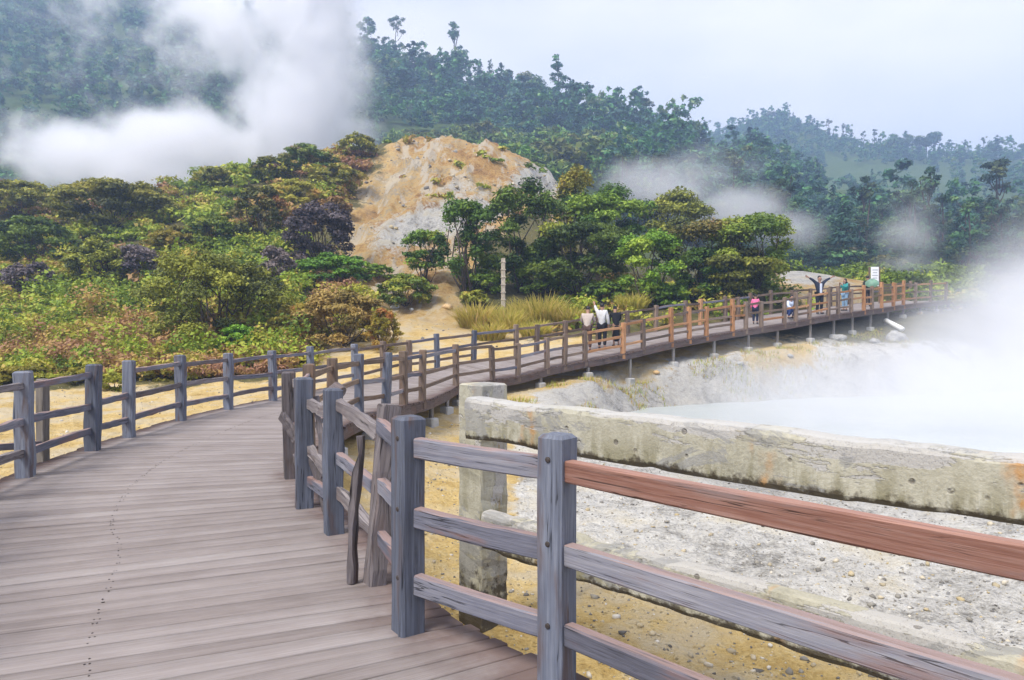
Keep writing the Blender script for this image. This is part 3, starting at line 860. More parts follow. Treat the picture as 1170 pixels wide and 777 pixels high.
for i, (a, b) in enumerate(zip(LP[:-1], LP[1:])):
    for k, z in enumerate(RAIL_Z):
        if i == 5 and k == 0: continue
        za, zb = deck_z(*a), deck_z(*b)
        dz = random.gauss(0, 0.015)
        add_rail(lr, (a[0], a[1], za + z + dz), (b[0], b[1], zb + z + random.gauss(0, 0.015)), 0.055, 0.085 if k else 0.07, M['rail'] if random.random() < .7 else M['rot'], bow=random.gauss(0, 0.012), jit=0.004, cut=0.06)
add_post(lr, (-5.72, 9.0, -0.35), 1.34, 0.11, M['brace'], 1.4, jit=0.003, label='thin pale stub post')
add_rail(lr, (-5.8, 7.4, 0.36), (-5.72, 9.0, 0.2), 0.05, 0.08, M['rail'])


# --- rails round the inner bend and along the pool side of the ramp
def along(c0, px_list, inset):
    """post feet along one deck edge, at the photo columns given"""
    pts = []
    E_ = DS[:, c0:c0 + 3]; inw = DC - E_; inw = inw / np.linalg.norm(inw, axis=1)[:, None]
    E_ = E_ + inw * inset
    ok = (UU > 11.5)
    Q = E_[ok]
    px = CX + FPX * Q[:, 0] / Q[:, 1]
    px = np.maximum.accumulate(px)
    for p in px_list:
        k = np.searchsorted(px, p)
        pts.append(Vector(Q[min(k, len(Q) - 1)]))
    return pts


pr = empty('timber_railing', (0, 0, 0), 'long railing on the pool side of the ramp, mixing dark brown and new orange posts', 'railing', 'boardwalk railings')
inner = [Vector((-2.36, 7.9, 0)), Vector((-2.72, 9.9, 0)), Vector((-2.9, 11.9, 0)), Vector((-2.88, 13.9, 0)), Vector((-2.52, 14.7, 0)), Vector((-2.3, 15.7, 0)), Vector((-2.02, 16.6, 0))]
rp = along(3, [521, 563, 592, 625, 645, 668, 711, 735, 767, 787, 806, 836, 851, 869, 895, 909, 924, 945, 957, 972, 986, 996, 1007, 1020, 1032, 1045, 1062, 1080], 0.1)
orange = {711, 767, 787, 806, 836, 986, 1007, 1020, 1032}
allp = inner + rp
cols = ['brown', 'brown', 'brown', 'post', 'post', 'brown', 'brown'] + ['orange' if c in orange else 'brown' for c in [521, 563, 592, 625, 645, 668, 711, 735, 767, 787, 806, 836, 851, 869, 895, 909, 924, 945, 957, 972, 986, 996, 1007, 1020, 1032, 1045, 1062, 1080]]
for i, (p, c) in enumerate(zip(allp, cols)):
    if i == 0: continue
    t = allp[min(i + 1, len(allp) - 1)] - allp[i - 1]
    hgt = 1.13 if i < 9 else random.choice((1.05, 1.1, 1.18, 1.25))
    if 8 <= i <= 12: hgt = 0.98
    add_post(pr, p, hgt, 0.15 if i < 8 else 0.14, M[c], math.atan2(t.y, t.x), lean=(random.gauss(0, .015), random.gauss(0, .01)), jit=0.004, down=0.2, seg=4, label='new orange timber post' if c == 'orange' else None)
for i in range(len(allp) - 1):
    a, b = allp[i], allp[i + 1]
    for k, z in enumerate((0.97, 0.6, 0.28)):
        if i > 6 and k == 2 and random.random() < 0.25: continue
        if 8 <= i <= 12: z *= 0.92
        mt = 'brown' if random.random() < 0.6 else ('rail' if i < 12 else 'orange')
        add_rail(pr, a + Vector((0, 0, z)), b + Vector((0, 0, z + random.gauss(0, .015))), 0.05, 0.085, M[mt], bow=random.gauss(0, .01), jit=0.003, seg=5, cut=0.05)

fr = empty('timber_railing', (0, 0, 0), 'railing on the hill side of the ramp below the grassy slope', 'railing', 'boardwalk railings')
fl = [Vector((-4.35, 20.5, 0.06))] + along(0, [437, 467, 499, 541, 590, 612, 645, 683, 717, 748, 783, 800, 828, 843, 857, 880, 905, 925, 948, 968, 990, 1005, 1022, 1040], 0.1)
for i, p in enumerate(fl):
    if i == 0: continue
    t = fl[min(i + 1, len(fl) - 1)] - fl[i - 1]
    c = 'post' if i in (3, 4) else ('orange' if i in (12, 22, 23) else 'brown')
    add_post(fr, p, random.choice((1.02, 1.08, 1.12)), 0.15, M[c], math.atan2(t.y, t.x), lean=(random.gauss(0, .02), 0), jit=0.005, down=0.3, seg=4)
for i in range(len(fl) - 1):
    a, b = fl[i], fl[i + 1]
    for k, z in enumerate((0.95, 0.58, 0.26)):
        if k == 2 and i > 3: continue
        mt = 'brown' if random.random() < 0.75 else 'rail'
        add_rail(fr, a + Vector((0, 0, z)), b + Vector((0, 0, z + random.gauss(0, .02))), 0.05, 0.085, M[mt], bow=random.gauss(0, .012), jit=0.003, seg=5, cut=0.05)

# ------------------------------------------------------------------ concrete fence
def conc_beam(name, p0, p1, thick, z0, z1, root, erode=0.04, erode_top=0.012, n=90, seed=1, ktop=1.0):
    p0, p1 = Vector((p0[0], p0[1], 0)), Vector((p1[0], p1[1], 0))
    ax = (p1 - p0); L = ax.length; ax.normalize(); sd = Vector((ax.y, -ax.x, 0))
    V, G, F = [], [], []
    prof = []
    m = 9
    for k in range(m + 1): prof.append((thick / 2, k / m))
    for k in range(1, 4): prof.append((thick / 2 - thick * k / 4, 1.0))
    for k in range(m + 1): prof.append((-thick / 2, 1 - k / m))
    for k in range(1, 4): prof.append((-thick / 2 + thick * k / 4, 0.0))
    pn = len(prof)
    for i in range(n + 1):
        t = i / n; s = t * L
        eb = max(0, float(fbm(np.array([s * 2.2]), np.array([seed * 3.1]), 5, seed, 0.6)[0]) + 0.12) * erode * 2.4
        et = max(0, float(fbm(np.array([s * 1.7]), np.array([seed * 7.7]), 5, seed + 9, 0.65)[0]) + 0.05) * erode_top * 2.2
        for o, k in prof:
            z = z0 + eb + (z1 - et - z0 - eb) * k
            w = float(fbm(np.array([s * 3 + o * 5]), np.array([z * 3]), 4, seed + 4, 0.6)[0]) * 0.012
            edge = 0.012 if (abs(abs(o) - thick / 2) < 1e-6 and (k in (0.0, 1.0))) else 0
            oo = o * (1 + w / abs(o) if abs(o) > 1e-3 else 1) - math.copysign(edge, o)
            zz = z + (edge * 0.6 if k == 0 else (-edge * 0.6 if k == 1 else 0))
            p = p0 + ax * (s + float(fbm(np.array([z * 6.]), np.array([o * 6.]), 3, 3)[0]) * 0.02 * (1 if i in (0, n) else 0)) + sd * oo
            V.append((p.x, p.y, zz)); G.append((s, k * ktop, o))
    for i in range(n):
        for j in range(pn):
            a, b = i * pn + j, i * pn + (j + 1) % pn
            F.append((a, b, b + pn, a + pn))
    F.append(tuple(range(pn))); F.append(tuple(n * pn + j for j in reversed(range(pn))))
    me = bpy.data.meshes.new(name); me.from_pydata(V, [], F)
    a = me.attributes.new('gr', 'FLOAT_VECTOR', 'POINT'); a.data.foreach_set('vector', np.asarray(G, np.float32).ravel())
    bm = bmesh.new(); bm.from_mesh(me); bmesh.ops.recalc_face_normals(bm, faces=bm.faces); bm.to_mesh(me); bm.free()
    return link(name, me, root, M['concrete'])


cf = empty('concrete_fence', (0, 0, 0), 'crumbling concrete fence with two thick stained beams in front of the pool', 'fence')
c0 = Vector((-0.3, 6.0, 0)); cdir = Vector((2.58, -2.7, 0)).normalized(); cn = Vector((-cdir.y, cdir.x, 0))  # away from camera
if cn.y < 0: cn = -cn


def pillar(c, ztop, root):
    mb = MB()
    g = hz(c.x, c.y)
    mb.beam((c.x, c.y, g - 0.4), (c.x, c.y, ztop), 0.29, 0.29, up=(cdir.x, cdir.y, 0), seg=26, ch=0.013, jit=0.005, dome=0.002)
    mb.g = [(v[0] * 2 + v[1], (v[2] - g) / (ztop - g) * 0.8, 0.0) for v in mb.v]
    return mb.build('pillar', M['concrete'], root)


pillar(c0 + cn * 0.12 - cdir * 0.04, 1.15, cf)
pillar(c0 + cn * 0.12 + cdir * 6.2, 1.15, cf)
b0 = c0 + cdir * 0.15 - cn * 0.13
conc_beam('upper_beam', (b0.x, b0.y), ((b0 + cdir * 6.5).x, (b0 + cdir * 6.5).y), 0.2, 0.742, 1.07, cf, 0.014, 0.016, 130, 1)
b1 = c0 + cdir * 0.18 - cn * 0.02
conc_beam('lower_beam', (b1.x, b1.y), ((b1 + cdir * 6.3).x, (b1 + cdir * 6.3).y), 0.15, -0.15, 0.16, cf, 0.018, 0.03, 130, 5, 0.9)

# ------------------------------------------------------------------ leaves and trees
def leaf_quads(C, N, size, rng, aspect=0.55):
    n = len(C)
    rv = rng.normal(size=(n, 3))
    t = np.cross(N, rv); t /= np.linalg.norm(t, axis=1)[:, None] + 1e-9
    b = np.cross(N, t)
    s = size * np.clip(rng.lognormal(-0.08, 0.38, n), 0.35, 2.0)
    t, b = t * s[:, None], b * (s * aspect)[:, None]
    V = np.stack([C + t, C + b, C - t, C - b], 1).reshape(-1, 3)
    F = np.arange(4 * n).reshape(n, 4)
    return V, F


def pad_leaves(pads, n, size, rng, up=0.7, under=0.8, tjit=0.08):
    """pads: rows of cx,cy,cz, rx,ry,rz, tint"""
    pads = np.asarray(pads, float)
    wgt = pads[:, 3] * pads[:, 4] + pads[:, 3] * pads[:, 5]; wgt /= wgt.sum()
    idx = rng.choice(len(pads), n, p=wgt)
    d = rng.normal(size=(n, 3)); d /= np.linalg.norm(d, axis=1)[:, None]
    flip = (d[:, 2] < 0) & (rng.random(n) < under); d[flip, 2] *= -1
    r_ = rng.random(n) ** 0.45 * (0.92 + 0.22 * rng.random(n))
    # ragged outline
    ph = np.sin(d[:, 0] * 7 + idx * 2.1) * np.cos(d[:, 1] * 6 - idx) * 0.14
    C = pads[idx, :3] + d * pads[idx, 3:6] * (r_ * (1 + ph))[:, None]
    N = d * 0.55 + rng.normal(size=(n, 3)) * 0.55 + np.array([0, 0, up]); N /= np.linalg.norm(N, axis=1)[:, None]
    T = np.clip(pads[idx, 6] + rng.normal(size=n) * tjit + 0.1 * (r_ - 0.7), 0, 1)
    V, F = leaf_quads(C, N, size, rng)
    return V, F, np.repeat(T, 4)


def limb_mesh(limbs, n=6):
    """limbs: list of (points, radii) -> verts, faces"""
    V, F = [], []
    for pts, rad in limbs:
        pts = np.asarray(pts, float); b = len(V)
        for i, p in enumerate(pts):
            t = pts[min(i + 1, len(pts) - 1)] - pts[max(i - 1, 0)]; t = t / (np.linalg.norm(t) + 1e-9)
            ref = np.array([1., 0, 0]) if abs(t[2]) > 0.8 else np.array([0, 0, 1.])
            a = np.cross(t, ref); a /= np.linalg.norm(a); c = np.cross(t, a)
            for k in range(n):
                an = 6.28318 * k / n
                V.append(p + (a * math.cos(an) + c * math.sin(an)) * rad[i])
        for i in range(len(pts) - 1):
            for k in range(n):
                p_, q_ = b + i * n + k, b + i * n + (k + 1) % n
                F.append((p_, q_, q_ + n, p_ + n))
    return np.array(V), np.array(F)


def limb(p0, p1, r0, r1, rng, bend=0.12, k=5):
    p0, p1 = np.array(p0, float), np.array(p1, float)
    L = np.linalg.norm(p1 - p0)
    mid = rng.normal(size=3) * bend * L; mid[2] = abs(mid[2]) * -0.4
    pts = [p0 + (p1 - p0) * t + mid * math.sin(math.pi * t) for t in np.linspace(0, 1, k)]
    return pts, [r0 + (r1 - r0) * t for t in np.linspace(0, 1, k)]


def plant_data(style, h, w, rng, nleaf, leaf, tint=0.45, tvar=0.2):
    pads, limbs = [], []
    rw = w / 2
    if style == 'umbrella':
        k = int(rng.integers(9, 14))
        for i in range(k):
            a = i * 2.4 + rng.uniform(-.4, .4); q = math.sqrt((i + 0.5) / k) * 0.82
            z = h * (0.52 + 0.36 * math.sqrt(max(0, 1 - q * q)) + rng.normal() * 0.035)
            pr_ = rw * rng.uniform(0.26, 0.42)
            c = (rw * q * math.cos(a), rw * q * math.sin(a), z)
            pads.append((*c, pr_, pr_, h * rng.uniform(0.09, 0.15), tint + rng.normal() * tvar))
            root = (rng.normal() * 0.08 * rw, rng.normal() * 0.08 * rw, 0)
            limbs.append(limb(root, (c[0], c[1], c[2] - h * 0.05), 0.014 * h * rng.uniform(.6, 1), 0.004 * h, rng))
        for i in range(int(k * 1.5)):
            a = rng.uniform(0, 6.28); q = rng.uniform(0.25, 0.95)
            pr_ = rw * rng.uniform(0.2, 0.34)
            pads.append((rw * q * math.cos(a), rw * q * math.sin(a), h * rng.uniform(0.22, 0.62), pr_, pr_, h * rng.uniform(0.07, 0.13), tint - 0.08 + rng.normal() * tvar))
    elif style == 'shrub':
        k = int(rng.integers(26, 36))
        for i in range(k):
            a = i * 2.4 + rng.uniform(-.5, .5); q = math.sqrt((i + 0.5) / k)
            zt = math.sqrt(max(0, 1 - (q * 0.95) ** 2))
            z = h * (0.2 + 0.66 * zt * rng.uniform(0.75, 1.08))
            pr_ = rw * rng.uniform(0.15, 0.3)
            pads.append((rw * 0.85 * q * math.cos(a), rw * 0.85 * q * math.sin(a), z, pr_, pr_, h * rng.uniform(0.08, 0.14), tint + rng.normal() * tvar))
            if i % 2 == 0:
                limbs.append(limb((rng.normal() * .05, rng.normal() * .05, 0), (rw * 0.7 * q * math.cos(a), rw * 0.7 * q * math.sin(a), z), 0.012 * h, 0.004 * h, rng))
        for i in range(12):
            a = i * 0.5236 + rng.uniform(-.2, .2); q = rng.uniform(.45, .92)
            pr_ = rw * rng.uniform(0.16, 0.28)
            pads.append((rw * q * math.cos(a), rw * q * math.sin(a), h * rng.uniform(0.08, 0.4), pr_, pr_, h * rng.uniform(0.08, 0.15), tint - .05 + rng.normal() * tvar))
    elif style == 'tall':          # loose tall eucalypt
        limbs.append(limb((0, 0, 0), (rng.normal() * .04 * h, rng.normal() * .04 * h, h * 0.92), 0.02 * h, 0.005 * h, rng, 0.04, 7))
        k = int(rng.integers(13, 20))
        for i in range(k):
            z = h * rng.uniform(0.22, 1.0); a = rng.uniform(0, 6.28); q = rng.uniform(0.1, 0.9) * rw * (1.1 - 0.4 * z / h)
            c = (q * math.cos(a), q * math.sin(a), z); pr_ = rw * rng.uniform(0.16, 0.4)
            pads.append((*c, pr_, pr_, h * rng.uniform(0.03, 0.075), tint + rng.normal() * tvar))
            limbs.append(limb((0, 0, z - 0.14 * h), c, 0.007 * h, 0.002 * h, rng, .05, 4))
    elif style == 'cone':          # narrow dense casuarina
        limbs.append(limb((0, 0, 0), (0, 0, h * 0.95), 0.02 * h, 0.004 * h, rng, 0.02, 5))
        for i in range(11):
            z = h * (0.14 + 0.82 * i / 10); rr = rw * (1.02 - 0.75 * (i / 10) ** 1.4) * rng.uniform(.7, 1.1)
            a = rng.uniform(0, 6.28)
            pads.append((rr * .3 * math.cos(a), rr * .3 * math.sin(a), z, rr, rr, h * 0.08, tint + rng.normal() * tvar))
    else:                          # broad round forest tree
        limbs.append(limb((0, 0, 0), (0, 0, h * 0.6), 0.025 * h, 0.012 * h, rng, 0.03, 5))
        k = int(rng.integers(10, 15))
        for i in range(k):
            d = rng.normal(size=3); d /= np.linalg.norm(d); d[2] = abs(d[2]) * 1.2 - 0.35
            c = np.array([0, 0, 0.6 * h]) + d * np.array([rw * .7, rw * .7, 0.32 * h])
            pr_ = rw * rng.uniform(0.3, 0.48)
            pads.append((*c, pr_, pr_, h * rng.uniform(0.09, 0.15), tint + rng.normal() * tvar))
            limbs.append(limb((0, 0, h * .4), c, 0.01 * h, 0.003 * h, rng, .05, 4))
    V, F, T = pad_leaves(pads, nleaf, leaf, rng)
    LV, LF = limb_mesh(limbs)
    return V, F, T, LV, LF


def plant(name, px, py, top, wpx, style, mat, label, cat, group=None, d=None, dens=1.0, leaf=None, tint=0.45, tvar=0.2, dmin=20, sink=0.08):
    """a plant whose foot, top and width are read from the photo and turned into metres where it stands"""
    if d is None: d = hit(px, py, dmin)
    x = (px - CX) / FPX * d; g = hz(x, d)
    foot = g - sink
    ztop = P(px, top, d).z
    h = max(0.4, ztop - foot); w = wpx / FPX * d
    leaf = leaf or max(0.055, min(0.4, d * 0.0019))
    area = (h * w + 0.8 * w * w)
    n = int(np.clip(area / (leaf * leaf) * 3.1 * dens, 1000, 40000))
    rng = np.random.default_rng(abs(hash((px, py, top))) % 100000 if False else int(px * 7 + py * 13 + top * 3) % 99991)
    V, F, T, LV, LF = plant_data(style, h, w, rng, n, leaf, tint, tvar)
    root = empty(name, (x, d, foot), label, cat, group, rz=0)
    link('stems' if style == 'shrub' else 'trunk', mesh_np('trunk', LV, LF, smooth=True), root, M['bark'])
    link('crown', mesh_np('crown', V, F, {'tint': T}), root, LM[mat])
    return root


SH = 'hillside shrubs behind the left railing'
plants = [
    # left hill
    ('shrub', 245, 398, 276, 172, 'shrub', 'olive', 'largest round olive shrub, dark hollow at its foot, behind the left railing', .42, .25),
    ('shrub', 366, 306, 226, 88, 'shrub', 'purple', 'dark leafless looking purple grey shrub left of the bare slope', .35, .2),
    ('shrub', 300, 272, 211, 66, 'shrub', 'darkred', 'dark green shrub with rusty leaf tips just left of the purple shrub', .5, .25),
    ('shrub', 132, 262, 203, 142, 'shrub', 'olive', 'wide olive shrub on the ridge below the steam bank', .35, .2),
    ('shrub', 26, 250, 204, 70, 'shrub', 'olive', 'yellowish olive shrub on the ridge at the left frame edge', .55, .2),
    ('shrub', 42, 304, 243, 92, 'shrub', 'green', 'dark green dense shrub low on the ridge at the far left', .3, .2),
    ('shrub', 108, 338, 268, 76, 'shrub', 'olive', 'olive shrub with a thin dark trunk beside a grey purple thicket', .45, .2),
    ('shrub', 152, 325, 277, 76, 'shrub', 'purple', 'grey purple dry thicket in the middle of the left hill', .6, .2),
    ('shrub', 34, 338, 297, 62, 'shrub', 'purple', 'low purple dry shrub under the dark green shrub at far left', .5, .2),
    ('shrub', 247, 282, 246, 64, 'shrub', 'green', 'fresh green rounded shrub below the steam, left of the rusty tipped shrub', .6, .2),
    ('shrub', 200, 292, 258, 60, 'shrub', 'yellow', 'yellow green soft shrub in the middle of the left hill', .3, .2),
    ('shrub', 318, 332, 280, 48, 'shrub', 'purple', 'small grey shrub between the largest olive shrub and the purple one', .7, .2),
    ('shrub', 385, 322, 288, 92, 'shrub', 'bright', 'vivid green ferny bush at the foot of the purple shrub', .35, .2),
    ('shrub', 392, 396, 324, 110, 'shrub', 'rust', 'brown and yellow rounded shrub behind the bend of the boardwalk', .55, .3),
    ('shrub', 340, 394, 345, 70, 'shrub', 'yellow', 'yellow olive shrub touching the brown one behind the bend', .5, .3),
    ('shrub', 272, 408, 370, 62, 'shrub', 'bright', 'low vivid green bush at the foot of the largest olive shrub', .4, .2),
    ('shrub', 410, 183, 151, 48, 'shrub', 'olive', 'lone olive shrub on the shoulder of the bare mound', .55, .25),
    ('shrub', 352, 196, 166, 70, 'shrub', 'slope', 'greyish green low shrub on the skyline left of the mound', .5, .25),
    ('shrub', 312, 206, 178, 50, 'shrub', 'slope', 'sparse grey green shrub on the skyline under the steam column', .6, .25),
    ('shrub', 250, 216, 190, 52, 'shrub', 'olive', 'small olive shrub on the skyline at the end of the steam bank', .5, .2),
    ('shrub', 386, 222, 186, 66, 'shrub', 'olive', 'yellow olive shrub on the slope just left of the mound', .65, .2),
    ('shrub', 340, 238, 204, 60, 'shrub', 'yellow', 'yellow green shrub above the rusty tipped dark shrub', .3, .25),
    ('shrub', 382, 252, 222, 44, 'shrub', 'rust', 'small rusty shrub on the grey scree beside the mound', .5, .25),
    ('shrub', 432, 318, 300, 36, 'shrub', 'bright', 'small bright green tuft of fern at the base of the mound', .5, .2),
    ('shrub', 465, 350, 312, 72, 'shrub', 'green', 'mixed green bush at the foot of the mound above the sandy gully', .6, .3),
    ('shrub', 438, 402, 350, 40, 'shrub', 'yellow', 'low yellow bush beside the sandy gully behind the bend', .5, .3),
    # mound cluster
    ('tree', 487, 322, 264, 56, 'umbrella', 'green', 'small open tree with thin bare stems at the foot of the mound', .45, .2),
    ('tree', 534, 338, 226, 66, 'umbrella', 'green', 'dark tree at the mound side end of the grove', .3, .2),
    ('tree', 598, 335, 214, 92, 'umbrella', 'green', 'dark flat topped tree behind the concrete marker post', .28, .18),
    ('tree', 655, 318, 188, 44, 'umbrella', 'olive', 'slim pale tree rising above the grove against the mound', .55, .2),
    ('tree', 690, 322, 214, 108, 'umbrella', 'green', 'broad green tree in the middle of the grove', .5, .2),
    ('tree', 772, 318, 223, 88, 'umbrella', 'olive', 'flat topped olive tree at the top of the grove near the drifting steam', .45, .2),
    ('tree', 668, 340, 255, 124, 'umbrella', 'green', 'wide dark tree behind the standing pair', .38, .2),
    ('tree', 742, 352, 265, 78, 'umbrella', 'bright', 'light green young tree with a visible forked trunk in front of the grove', .62, .2),
    ('tree', 812, 345, 252, 98, 'umbrella', 'darkred', 'brownish green tree in front of the grove', .36, .18),
    ('tree', 858, 346, 243, 98, 'umbrella', 'green', 'tall green tree at the pool end of the grove', .6, .2),
    ('tree', 842, 349, 292, 112, 'umbrella', 'olive', 'low spreading tree just behind the ramp railing', .35, .25),
    ('tree', 800, 349, 285, 70, 'umbrella', 'green', 'low dark green tree at the front of the grove behind the ramp', .35, .2),
    ('shrub', 618, 336, 292, 84, 'shrub', 'bright', 'vivid green fern thicket under the dark trees', .35, .2),
    ('shrub', 556, 336, 306, 52, 'shrub', 'bright', 'vivid green fern patch left of the concrete marker post', .4, .2),
    ('shrub', 690, 348, 320, 56, 'shrub', 'bright', 'dark vivid fern patch behind the standing pair', .25, .2),
    ('shrub', 765, 352, 326, 50, 'shrub', 'bright', 'dark green fern patch beneath the light green young tree', .2, .2),
    ('shrub', 540, 350, 330, 38, 'shrub', 'olive', 'small grey olive bush on the sandy bank', .5, .25),
    # beyond the ramp
    ('shrub', 942, 309, 288, 30, 'shrub', 'darkred', 'dark bush on the yellow mound behind the man with raised arms', .3, .2),
    ('shrub', 980, 313, 298, 28, 'shrub', 'yellow', 'yellow green bush beside the white sign board', .3, .2),
    ('shrub', 1012, 318, 290, 48, 'shrub', 'darkred', 'dark brown bush behind the white sign board', .35, .2),
    ('shrub', 1042, 322, 300, 36, 'shrub', 'green', 'dark green bush fading into the steam at the ramp end', .3, .2),
]
for (cat, px, py, top, w, st, mat, lab, ti, tv) in plants:
    if cat == 'shrub':
        plant('shrub', px, py, top, w, st, mat, lab, 'shrub', SH if px < 450 else 'shrubs below the mound and grove', tint=ti, tvar=tv)
    else:
        plant('tree', px, py, top, w, st, mat, lab, 'tree', 'grove behind the ramp', tint=ti, tvar=tv)

for px, py, w, h in [(18, 440, 70, 26), (64, 428, 56, 24), (96, 438, 50, 20), (128, 446, 44, 22), (22, 408, 60, 24), (84, 410, 62, 24), (150, 424, 54, 24), (186, 434, 46, 20), (46, 388, 60, 22), (120, 390, 64, 24)]:
    plant('fern_clump', px, py, py - h, w, 'shrub', 'yellow', 'yellow green fern clump at the edge of the sand behind the left railing', 'fern', 'fern clumps along the sand', tint=.28, tvar=.14)

# --- yellow grass tussocks by the marker
def tussock(px, py, top, wpx, lab, dmin=22, mat='straw', n=560):
    d = hit(px, py, dmin); x = (px - CX) / FPX * d; g = hz(x, d) - 0.05
    h = P(px, top, d).z - g; w = wpx / FPX * d
    rng = np.random.default_rng(int(px * 3 + py))
    a = rng.uniform(0, 6.283, n); q = np.sqrt(rng.random(n)) * w * 0.32
    bx, by = q * np.cos(a), q * np.sin(a)
    ln = h * rng.uniform(0.55, 1.05, n) * (1 - 0.35 * (q / (w * .32)) ** 2); out = rng.uniform(0.2, 0.95, n)
    aa = a + rng.normal(size=n) * 0.7
    dx, dy = np.cos(aa), np.sin(aa)
    wd = 0.035
    V = []
    for t, ww in ((0, wd), (0.55, wd * .8), (1.0, 0.004)):
        cx = bx + dx * out * ln * t ** 1.6; cy = by + dy * out * ln * t ** 1.6; cz = ln * t * (1 - 0.2 * out * t)
        V.append(np.stack([cx - dy * ww, cy + dx * ww, cz], 1)); V.append(np.stack([cx + dy * ww, cy - dx * ww, cz], 1))
    V = np.stack(V, 1).reshape(-1, 3)
    i = np.arange(n) * 6
    F = np.concatenate([np.stack([i, i + 1, i + 3, i + 2], 1), np.stack([i + 2, i + 3, i + 5, i + 4], 1)])
    T = np.repeat(np.clip(rng.normal(0.45, 0.2, n), 0, 1), 6)
    o = link('grass_tussock', mesh_np('grass_tussock', V, F, {'tint': T}), None, LM[mat])
    o.location = (x, d, g)
    return tag(o, lab, 'grass tussock', 'grass tussocks on the sandy bank')


for a in [(545, 374, 338, 64, 'tall yellow grass tussock left of the concrete marker post'), (582, 378, 345, 56, 'yellow grass tussock at the foot of the concrete marker post'),
          (622, 372, 328, 66, 'largest golden grass tussock right of the marker post'), (650, 374, 345, 44, 'golden grass tussock beside the person in beige'),
          (598, 368, 335, 50, 'green tinged grass tussock behind the marker post'), (560, 388, 362, 50, 'low grass tussock against the hill side railing'),
          (722, 356, 330, 48, 'yellow grass tussock right of the standing pair'), (612, 386, 360, 46, 'low yellow tussock behind the hill side railing')]:
    tussock(*a)


# --- ground cover of ferns and dry brush on the left flat and slope
def brush_field():
    rng = np.random.default_rng(5)
    Vs, Fs, Ts, b = [], [], [], 0
    zones = [(-40, 340, 27, 47, 95, 1.5, 2.0, .3), (-40, 200, 26, 34, 45, 1.0, 1.6, .85),  # px0, px1, d0, d1, count, height, width, mean tint
        (-40, 240, 25.5, 36, 250, 0.75, 1.5, .58), (-40, 330, 30, 52, 360, 0.9, 1.8, .5), (240, 440, 31, 50, 150, 0.8, 1.5, .6), (225, 420, 26, 32, 95, 0.55, 1.2, .72),
        (-40, 420, 48, 84, 480, 1.0, 2.2, .52), (430, 520, 33, 40, 26, .5, 1.0, .5), (560, 720, 33, 38, 40, .5, 1.0, .35), (640, 900, 34, 46, 90, .7, 1.4, .3), (900, 1120, 50, 90, 150, 1.3, 2.2, .05),
        (1000, 1170, 42, 60, 60, 1.0, 1.8, .1), (435, 650, 56, 92, 34, .6, 1.1, .35),
    ]
    for (p0, p1, d0, d1, cnt, hh, ww, ti) in zones:
        px = rng.uniform(p0, p1, cnt); d = np.sqrt(rng.uniform(d0 ** 2, d1 ** 2, cnt)); x = (px - CX) / FPX * d
        keep = (mound_mask(x, d) < 0.35) | (cnt == 34)
        x, d = x[keep], d[keep]
        z = height(x, d)
        zone_t = fbm(x * 0.12, d * 0.12, 3, 88) * 0.55
        for xi, yi, zi, zt in zip(x, d, z, zone_t):
            w = ww * rng.uniform(0.5, 1.25); h = hh * rng.uniform(0.4, 1.8)
            leaf = 0.0022 * yi + 0.012
            n = int(np.clip(w * w / leaf ** 2 * 1.3, 80, 640))
            t0 = np.clip(ti + zt + rng.normal() * 0.18, 0, 1)
            pads = [(xi + rng.normal() * w * .25, yi + rng.normal() * w * .25, zi + h * rng.uniform(.1, .5), w * rng.uniform(.25, .5), w * rng.uniform(.25, .5), h * rng.uniform(.3, .5), t0 + rng.normal() * .08) for _ in range(4)]
            V, F, T = pad_leaves(pads, n, leaf, rng, up=0.55, under=.8, tjit=.07)
            Vs.append(V); Fs.append(F + b); Ts.append(T); b += len(V)
    o = link('undergrowth', mesh_np('undergrowth', np.concatenate(Vs), np.concatenate(Fs), {'tint': np.concatenate(Ts)}), None, LM['brush'])
    tag(o, 'yellow green and rusty ferns and dry brush covering the slopes', 'undergrowth', kind='stuff')


brush_field()


# --- thin dry grass under the ramp on the pool side
def verge_grass():
    rng = np.random.default_rng(15)
    n = 11000
    u = rng.uniform(15.5, 24, n); a = cr_eval(SECA, u)
    out = (a[:, 3:5] - a[:, :2]); out /= np.linalg.norm(out, axis=1)[:, None]
    q = rng.random(n) ** 1.4 * 2.6
    p = a[:, 3:5] + out * (0.1 + q)[:, None]
    m_ = fbm(p[:, 0] * .7, p[:, 1] * .7, 3, 4) > 0.02
    p = p[m_]; n = len(p)
    z = height(p[:, 0], p[:, 1])
    ln = rng.uniform(0.06, 0.2, n); aa = rng.uniform(0, 6.283, n)
    dx, dy = np.cos(aa), np.sin(aa); wd = 0.011
    b0 = np.stack([p[:, 0] - dy * wd, p[:, 1] + dx * wd, z - 0.02], 1); b1 = np.stack([p[:, 0] + dy * wd, p[:, 1] - dx * wd, z - 0.02], 1)
    tip = np.stack([p[:, 0] + dx * ln * .6, p[:, 1] + dy * ln * .6, z + ln], 1)
    V = np.stack([b0, b1, tip], 1).reshape(-1, 3); F = np.arange(3 * n).reshape(n, 3)
    T = np.repeat(np.clip(rng.normal(.6, .2, n), 0, 1), 3)
    o = link('grass', mesh_np('grass', V, F, {'tint': T}), None, LM['brush'])
    tag(o, 'thin dry grass along the foot of the ramp', 'grass', kind='stuff')


verge_grass()


